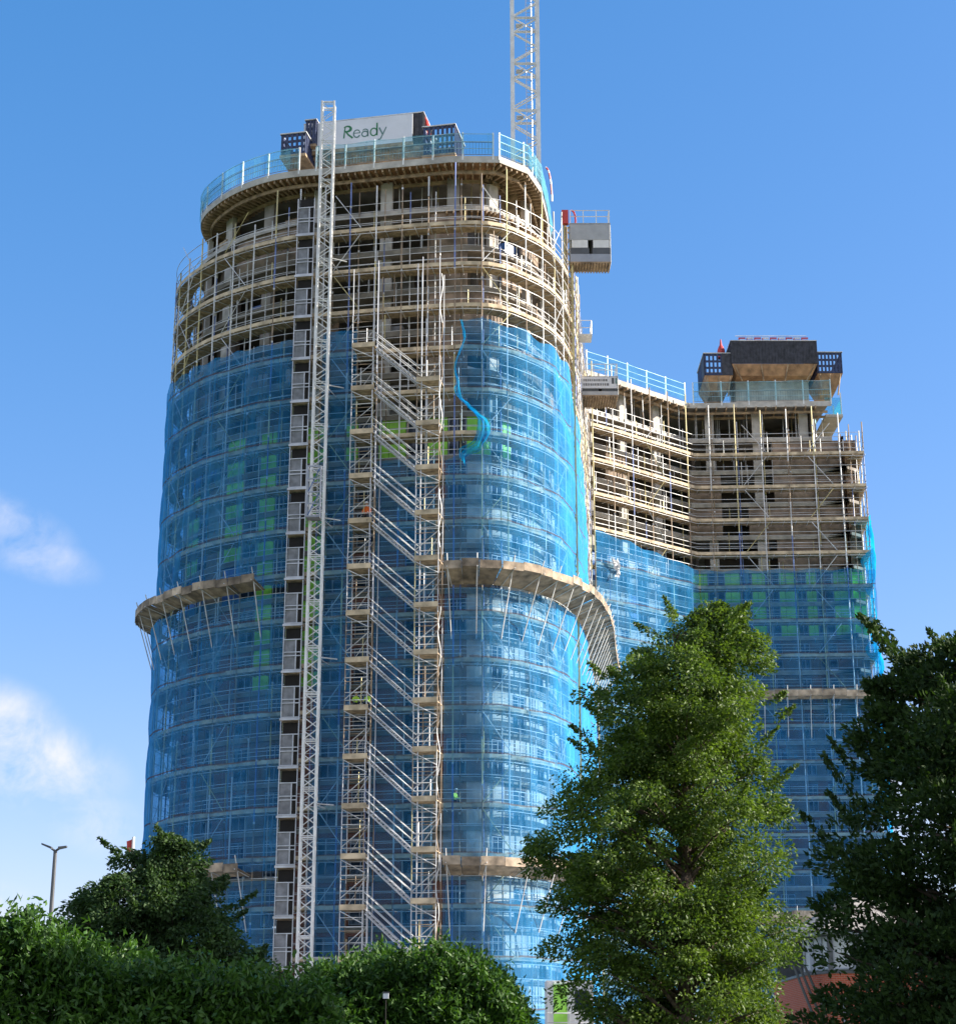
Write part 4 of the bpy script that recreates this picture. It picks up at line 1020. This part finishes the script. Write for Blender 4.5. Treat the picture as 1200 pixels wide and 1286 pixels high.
# ------------------------------------------------------------------ street lamp, flag, house, cabin, fixture
lp = empty('street_lamp', (-12.46, 53, 0), 'dark twin-arm street lamp standing behind the hedge', 'street lamp')
m = MB(); m.bar((-12.46, 53, 0), (-12.46, 53, 7.75), .085, lamppost, 10, .055); m.build('post', None, lp)
for s_, ln, dz in ((-1, .30, .10), (1, .24, .02)):
    m = MB(); m.bar((-12.46, 53, 7.72), (-12.46 + s_ * .12, 52.98, 7.80), .035, lamppost, 6); x = -12.46 + s_ * .10
    m.hexa([(x, 52.86, 7.77), (x + s_ * ln, 52.88, 7.80 + dz), (x + s_ * ln, 53.04, 7.80 + dz), (x, 53.06, 7.77)], [(x, 52.86, 7.84), (x + s_ * ln, 52.88, 7.85 + dz), (x + s_ * ln, 53.04, 7.85 + dz), (x, 53.06, 7.84)], lamppost)
    m.build('lamp_head', None, lp)
fp = empty('flag_pole', (-11.6, 60, 0), 'pole with a small red flag poking up behind the bushy tree', 'flag')
m = MB(); m.bar((-11.52, 60, 0), (-11.52, 60, 9.0), .05, white, 8); m.build('pole', None, fp)
m = MB(); rows = [[(-11.52 - .11 * k + .02 * math.sin(i), 60 + .05 * math.sin(k * 2), 8.95 - .13 * i - .05 * k) for k in range(3)] for i in range(4)]
m.add([q for r in rows for q in r], [(i * 3 + k, i * 3 + k + 1, (i + 1) * 3 + k + 1, (i + 1) * 3 + k) for i in range(3) for k in range(2)], redp); m.build('flag', None, fp, smooth=True)

hs_ = empty('brick_house', (18, 85, 0), 'red brick house with hipped roof and white window bay, glimpsed between two trees', 'house')
plan = [(13.9, 82.2), (14.65, 80.0), (23, 80.0), (23, 91), (13.9, 91)]
def ring(m, pl, z0, z1, mm): m.prism(pl, z0, z1, mm)
def grow(pl, e):
    c = Vector((18.4, 85.6)); return [tuple(Vector(p) + (Vector(p) - c).normalized() * e) for p in pl]
m = MB(); ring(m, plan, -.6, 5.22, housebrick); m.build('wall', None, hs_)
m = MB(); ring(m, grow(plan, -.25), 5.23, 6.9, voidm); m.build('upper_wall', None, hs_)
m = MB(); ring(m, grow(plan, .06), 5.225, 5.34, lamppost); ring(m, grow(plan, .5), 6.86, 7.03, frame); m.build('eaves_band', None, hs_)
def facet(p, q, n, z0, z1):
    p = Vector((*p, 0)); q = Vector((*q, 0)); d = (q - p); 
    nn_ = Vector((d.y, -d.x, 0)).normalized()
    for i in range(n):
        a = p + d * ((i + .1) / n) + nn_ * .02; b_ = p + d * ((i + .9) / n) + nn_ * .02
        f = MB(); f.bar((a.x, a.y, z0), (a.x, a.y, z1), .07, frame); f.bar((b_.x, b_.y, z0), (b_.x, b_.y, z1), .07, frame); f.bar((a.x, a.y, z0 + .04), (b_.x, b_.y, z0 + .04), .045, frame); f.bar((a.x, a.y, z1 - .04), (b_.x, b_.y, z1 - .04), .045, frame)
        fo = f.build('window', None, hs_)
        g = MB(); a2, b2 = a - nn_ * .03, b_ - nn_ * .03; t = nn_ * .02
        g.hexa([tuple(v + Vector((0, 0, z0))) for v in (a2, b2, b2 - t, a2 - t)], [tuple(v + Vector((0, 0, z1))) for v in (a2, b2, b2 - t, a2 - t)], blind); g.build('blind', None, fo)
blind = mat('pale_blind', (.55, .57, .58), .6, var=.15, scale=.8)
facet(plan[0], plan[1], 3, 5.36, 6.82); facet(plan[1], plan[2], 7, 5.36, 6.82); facet((15.0, 80), (22.5, 80), 5, 2.9, 4.25)
for i in range(8):
    x = 14.65 + i * 8.35 / 7; m = MB(); m.box((x, 79.96, 6.08), (.2, .2, 1.5), 0, lamppost); m.build('pier', None, hs_)
m = MB(); e = grow(plan, .75); ap = [(17.2, 85.6), (19.8, 85.6)]
vs_ = [(x, y, 7.04) for x, y in e] + [(17.2, 85.6, 9.3), (19.8, 85.6, 9.3)]
m.add(vs_, [(4, 3, 2, 1, 0), (0, 1, 5), (1, 2, 6, 5), (2, 3, 6), (3, 4, 5, 6), (4, 0, 5)], rooftile); m.build('roof', None, hs_)
for k in range(3):
    m = MB(); m.bar((13.2 + .22 * k, 81.0 - .1 * k, 5.6), (13.9 + .3 * k, 80.6, 3.4), .06, lamppost); m.build('bracket', None, hs_)

hs_.location = (18.75, 85, .35)
cb = empty('site_cabin', (4.5, 102, 0), 'white two-storey site cabin with a lime green door at the foot of the tall block', 'cabin')
m = MB()
for lv in range(2):
    m.box((5.1, 103.5, .45 + 1.45 + lv * 2.95), (2.6, 2.9, 2.85), 0, white)
    for i in range(9): m.box((3.9 + i * .3, 102.02, 1.9 + lv * 2.95), (.12, .05, 2.7), 0, white)
m.build('cabin_wall', None, cb)
m = MB(); m.box((4.55, 101.96, 5.0), (.75, .06, 2.1), 0, greenboard); m.build('door', None, cb)
for x in (5.75,): m = MB(); m.box((x, 101.97, 5.2), (.8, .06, 1.0), 0, glass); m.build('window', None, cb)
m = MB()
for dz in (.5, 1.0): m.bar((3.8, 101.4, 3.5 + dz), (6.4, 101.4, 3.5 + dz), .03, steel)
m.box((5.1, 101.7, 3.42), (2.6, .6, .06), 0, boards); m.build('walkway', None, cb)
fx = empty('lantern', (-1.15, 23.4, 0), 'small white box lantern on a thin post in front of the rounded hedge', 'lantern')
m = MB(); m.bar((-1.17, 23.4, 0), (-1.17, 23.4, 2.445), .008, voidm, 6); m.build('post', None, fx)
m = MB(); m.box((-1.17, 23.4, 2.48), (.07, .06, .065), 0, plastic); m.box((-1.17, 23.4, 2.522), (.085, .075, .014), 0, lamppost); m.build('lantern_box', None, fx)

# ------------------------------------------------------------------ foliage
def leaf_mesh(name, C, Nn, L, W, tone, mtl, parent):
    """C centres, Nn leaf axes (tip direction), each leaf a folded diamond of two quads' worth"""
    n = len(C); rng = np.random.default_rng(len(C))
    A = Nn / (np.linalg.norm(Nn, axis=1, keepdims=True) + 1e-9)
    T = rng.normal(size=(n, 3)); T -= (T * A).sum(1, keepdims=True) * A; T /= np.linalg.norm(T, axis=1, keepdims=True) + 1e-9
    B = np.cross(A, T)
    l = L * rng.uniform(.65, 1.25, (n, 1)); ww = W * rng.uniform(.7, 1.2, (n, 1))
    p0 = C - A * l * .5; p2 = C + A * l * .5; mid = C + B * ww * .18
    p1 = mid + T * ww * .5 - A * l * .05; p3 = mid - T * ww * .5 - A * l * .05
    V = np.stack([p0, p1, p2, p3], 1).reshape(-1, 3).astype(np.float32)
    me = bpy.data.meshes.new(name); me.vertices.add(n * 4); me.vertices.foreach_set('co', V.ravel())
    idx = np.arange(n)[:, None] * 4 + np.array([0, 1, 2, 0, 2, 3])[None]
    me.loops.add(n * 6); me.loops.foreach_set('vertex_index', idx.ravel().astype(np.int32))
    me.polygons.add(n * 2); me.polygons.foreach_set('loop_start', (np.arange(n * 2) * 3).astype(np.int32)); me.polygons.foreach_set('loop_total', np.full(n * 2, 3, np.int32))
    me.update(calc_edges=True)
    at = me.attributes.new('tone', 'FLOAT', 'POINT'); at.data.foreach_set('value', np.repeat(tone, 4).astype(np.float32))
    me.materials.append(mtl)
    o = bpy.data.objects.new(name, me); COL.objects.link(o)
    if parent: o.parent = parent; o.location = -parent.location
    return o
def tree(name, label, cat, x, y, prof, nclump, nleaf, leaf, cl_r, mtl, seed, trunk_r=.2, up=.0, droop=.25, depth=.9, shoots=0, amp=.42):
    """prof: rows (z, reach on -x side, reach on +x side) of the crown's own outline"""
    rng = np.random.default_rng(seed)
    root = empty(name, (x, y, 0), label, cat)
    Z = np.array([p[0] for p in prof]); RL = np.array([p[1] for p in prof]); RR = np.array([p[2] for p in prof])
    zlo, zhi = Z.min(), Z.max()
    dens = lambda z: np.interp(z, Z, (RL + RR) / 2)
    cl = []
    while len(cl) < nclump:
        z = rng.uniform(zlo, zhi)
        if rng.uniform(0, dens(Z).max()) > dens(z) + .25: continue
        a = rng.uniform(0, 2 * math.pi); ca = math.cos(a)
        Rm = np.interp(z, Z, RL) * (1 - ca) / 2 + np.interp(z, Z, RR) * (1 + ca) / 2
        lump = 1 + amp * noise.noise(Vector((math.cos(a) * 1.7 + seed, math.sin(a) * 1.7, z * .62))) + .2 * noise.noise(Vector((math.cos(a) * 4 + seed, math.sin(a) * 4, z * 1.3)))
        f = rng.uniform(0, 1) ** .42
        r = max(0, Rm * lump * f - cl_r * .45)
        ax = (np.interp(z, Z, RR) - np.interp(z, Z, RL)) / 2; rm = (np.interp(z, Z, RR) + np.interp(z, Z, RL)) / 2; r = max(0, rm * lump * f - cl_r * .4)
        cl.append((ax + r * ca, r * math.sin(a) * depth, z, f))
    cl = np.array(cl)
    Cs, As, Ts = [], [], []
    for k, (cx, cy, cz, f) in enumerate(cl):
        n = int(nleaf * rng.uniform(.55, 1.35)); rr = cl_r * rng.uniform(.6, 1.25) * (.75 if cz > zhi - 1.2 else 1)
        d = rng.normal(size=(n, 3)); d /= np.linalg.norm(d, axis=1, keepdims=True)
        rad = rr * rng.uniform(.25, 1.0, (n, 1)) ** .6
        P = d * rad * np.array([1.1, 1.1, .62])
        out = np.array([cx, cy, 0.0]); out /= (np.linalg.norm(out) + .4)
        P[:, 2] -= droop * (P @ out).clip(0) * .8
        Cs.append(P + np.array([cx, cy, cz])); As.append(d * .6 + out * .5 + np.array([0, 0, up - droop]) + rng.normal(size=(n, 3)) * .45)
        Ts.append(np.clip(rng.normal(.5 + rng.uniform(-.18, .18), .22, n), 0, 1))
    for q in range(shoots):
        a = rng.uniform(0, 2 * math.pi); z = rng.uniform(zlo + (zhi - zlo) * .35, zhi); ca = math.cos(a)
        Rm = np.interp(z, Z, RL) * (1 - ca) / 2 + np.interp(z, Z, RR) * (1 + ca) / 2
        dirn = np.array([ca * .7, math.sin(a) * .7, .5 + up]); ln = rng.uniform(.4, 1.0) * cl_r * 1.7; n = int(nleaf * .45)
        t = rng.uniform(0, 1, (n, 1)); P = np.array([Rm * ca * .92, Rm * math.sin(a) * .92 * depth, z]) + dirn * ln * t + rng.normal(size=(n, 3)) * .11 * cl_r * (1.3 - t)
        Cs.append(P); As.append(np.tile(dirn, (n, 1)) * .6 + rng.normal(size=(n, 3)) * .6); Ts.append(np.clip(rng.normal(.55, .2, n), 0, 1))
    C = np.concatenate(Cs) + np.array([x, y, 0]); A = np.concatenate(As); T = np.concatenate(Ts)
    leaf_mesh('crown', C, A, leaf[0], leaf[1], T, mtl, root)
    tm = MB(); H = zhi - .6; pts = []
    for i in range(9):
        t = i / 8; pts.append((x + .12 * math.sin(t * 5 + seed), y + .1 * math.cos(t * 4), H * t, trunk_r * (1 - t) + .02))
    for p, q in zip(pts, pts[1:]): tm.bar(p[:3], q[:3], p[3], bark, 8, q[3])
    for k in range(0, len(cl), 2):
        cx, cy, cz, f = cl[k]; zb_ = max(.6, cz - .35 * math.hypot(cx, cy) - .3); t = min(.98, zb_ / H); i = min(7, int(t * 8)); a, b_ = Vector(pts[i][:3]), Vector(pts[i + 1][:3]); s = a.lerp(b_, t * 8 - i)
        mid = s.lerp(Vector((x + cx, y + cy, cz)), .55) + Vector((0, 0, .12)); r0 = max(.018, pts[i][3] * .32)
        tm.bar(s, mid, r0, bark, 5, r0 * .6); tm.bar(mid, (x + cx, y + cy, cz), r0 * .6, bark, 5, .008)
    tm.build('trunk', None, root, smooth=True)
    return root
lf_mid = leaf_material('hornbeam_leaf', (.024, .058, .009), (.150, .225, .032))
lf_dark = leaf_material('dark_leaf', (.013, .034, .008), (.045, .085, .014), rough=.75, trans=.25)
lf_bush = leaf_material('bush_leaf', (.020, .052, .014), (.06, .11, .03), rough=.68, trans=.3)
lf_laurel = leaf_material('laurel_leaf', (.016, .052, .009), (.075, .165, .02), rough=.5, trans=.3)
tree('tree', 'tall sunlit green tree standing in front of the two towers', 'tree', 5.1, 45,
     [(0.9, 2.6, 2.4), (2.6, 2.8, 2.6), (3.5, 2.9, 2.8), (4.4, 3.0, 2.7), (5.3, 3.3, 2.3), (6.2, 3.5, 2.3), (7.1, 3.8, 2.4), (7.8, 3.4, 2.6), (8.6, 2.9, 2.5), (9.4, 2.65, 2.5), (10.1, 2.4, 2.8), (10.8, 2.2, 2.7), (11.6, 1.6, 2.3), (12.2, .8, 2.1), (12.7, 0, 1.9), (13.1, -.8, 1.6)],
     640, 310, (.115, .06), .58, lf_mid, 11, .24, shoots=45)
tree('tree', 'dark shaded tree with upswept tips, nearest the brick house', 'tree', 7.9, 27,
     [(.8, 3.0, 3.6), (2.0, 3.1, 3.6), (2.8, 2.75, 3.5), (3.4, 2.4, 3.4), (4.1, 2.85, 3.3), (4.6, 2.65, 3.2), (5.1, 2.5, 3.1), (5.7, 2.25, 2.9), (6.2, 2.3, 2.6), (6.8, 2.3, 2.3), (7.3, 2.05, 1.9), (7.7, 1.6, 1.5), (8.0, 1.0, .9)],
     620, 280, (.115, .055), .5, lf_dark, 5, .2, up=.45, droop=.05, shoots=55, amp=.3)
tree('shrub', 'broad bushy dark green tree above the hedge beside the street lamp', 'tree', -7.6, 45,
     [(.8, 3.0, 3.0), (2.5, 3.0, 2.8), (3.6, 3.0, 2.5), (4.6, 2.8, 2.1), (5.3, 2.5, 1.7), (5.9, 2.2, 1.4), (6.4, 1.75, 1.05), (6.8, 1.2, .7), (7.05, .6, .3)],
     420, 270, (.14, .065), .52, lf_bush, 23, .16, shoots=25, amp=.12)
tree('tree', 'unseen dark tree added out of view to shade the long laurel hedge', 'tree', 11.8, 19.5,
     [(1, 2.0, 2.4), (3, 2.3, 2.5), (5, 2.4, 2.5), (7, 2.2, 2.3), (9, 1.7, 1.7), (10.4, .9, .9), (11.2, .3, .3)], 260, 240, (.14, .07), .65, lf_dark, 31, .2)  # unseen tree, added and sized to throw shade on the long hedge
def hedge(label, x0, x1, y, depth, topf, nl, seed, leaf=(.10, .038)):
    """a laurel hedge: upright shoots whose leaves stand off each stem, crowded on the outside of a lumpy body"""
    rng = np.random.default_rng(seed); root = empty('hedge', ((x0 + x1) / 2, y, 0), label, 'hedge'); Cs, As, Ts = [], [], []
    def body(n, inner):
        X = rng.uniform(x0, x1, n); Yt = rng.uniform(-1, 1, n); tops = np.array([topf(v) for v in X])
        bump = np.array([.30 * noise.noise(Vector((a * 1.1 + seed, b * 1.5, 0))) + .14 * noise.noise(Vector((a * 3.1, b * 3, seed))) for a, b in zip(X, Yt)])
        tops = tops + bump
        return X, Yt, tops
    # shoots on the top and the near and far faces
    n = nl // 14; X, Yt, tops = body(n, False)
    side = rng.uniform(0, 1, n)
    Zr = np.where(side < .42, tops - rng.uniform(0, .35, n), tops * rng.uniform(.05, .98, n))
    prof = np.sqrt(np.clip(1 - (Zr / (tops + .02)) ** 5, 0.02, 1))
    face = np.array([.22 * noise.noise(Vector((a * 1.4, z * 1.4, seed + 9))) for a, z in zip(X, Zr)])
    Yc = np.where(side < .42, Yt * depth / 2 * .9, np.sign(Yt) * (depth / 2 * prof + face))
    Yc = np.where((side >= .42) & (rng.uniform(0, 1, n) < .65), -np.abs(Yc), Yc)
    for i in range(n):
        b = np.array([X[i], y + Yc[i], Zr[i]]); d = np.array([rng.normal(0, .35), rng.normal(0, .3) + (np.sign(Yc[i]) * .5 if side[i] >= .42 else 0), .9 if side[i] < .42 else .45]); d /= np.linalg.norm(d)
        L_ = rng.uniform(.10, .34); m_ = int(rng.uniform(8, 19)); t = rng.uniform(-.5, 1, m_)[:, None]
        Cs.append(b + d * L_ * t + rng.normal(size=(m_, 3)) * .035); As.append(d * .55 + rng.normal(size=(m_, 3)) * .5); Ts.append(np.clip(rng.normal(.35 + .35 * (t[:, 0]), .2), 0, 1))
    # inner leaf mass
    n2 = int(nl * .75); X, Yt, tops = body(n2, True); Zr = tops * rng.uniform(.0, .93, n2)
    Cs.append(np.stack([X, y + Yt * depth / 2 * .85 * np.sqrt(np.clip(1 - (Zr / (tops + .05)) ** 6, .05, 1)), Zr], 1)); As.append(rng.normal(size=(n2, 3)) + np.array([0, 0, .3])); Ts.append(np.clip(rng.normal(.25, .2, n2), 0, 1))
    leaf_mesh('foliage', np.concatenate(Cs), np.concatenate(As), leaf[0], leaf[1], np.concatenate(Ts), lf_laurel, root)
    sm_ = MB()
    k = int((x1 - x0) / .6)
    for i in range(k):
        x = x0 + (i + .5) * (x1 - x0) / k; sm_.bar((x, y, 0), (x + rng.uniform(-.2, .2), y + rng.uniform(-.2, .2), topf(x) * .8), .03, bark, 5, .01)
    sm_.build('stem_frame', None, root)
    return root
hedge('long glossy laurel hedge with a bright sunlit top below the street lamp', -9.5, -1.4, 20, 1.8,
      lambda x: float(np.interp(x, [-9.5, -6, -5.2, -4.6, -4.1, -3.4, -2.6, -2.0, -1.6, -1.4], [3.0, 3.0, 2.95, 2.9, 2.72, 2.55, 2.45, 2.4, 2.2, 1.5])), 130000, 41)
hedge('rounded dark laurel hedge in front of the stair tower foot', -2.9, .85, 25, 2.2,
      lambda x: float(np.interp(x, [-2.9, -2.6, -2.2, -1.7, -1.2, -.6, 0, .35, .65, .85], [2.0, 2.4, 2.65, 2.9, 2.95, 2.92, 2.9, 2.7, 2.2, 1.5])), 80000, 43)
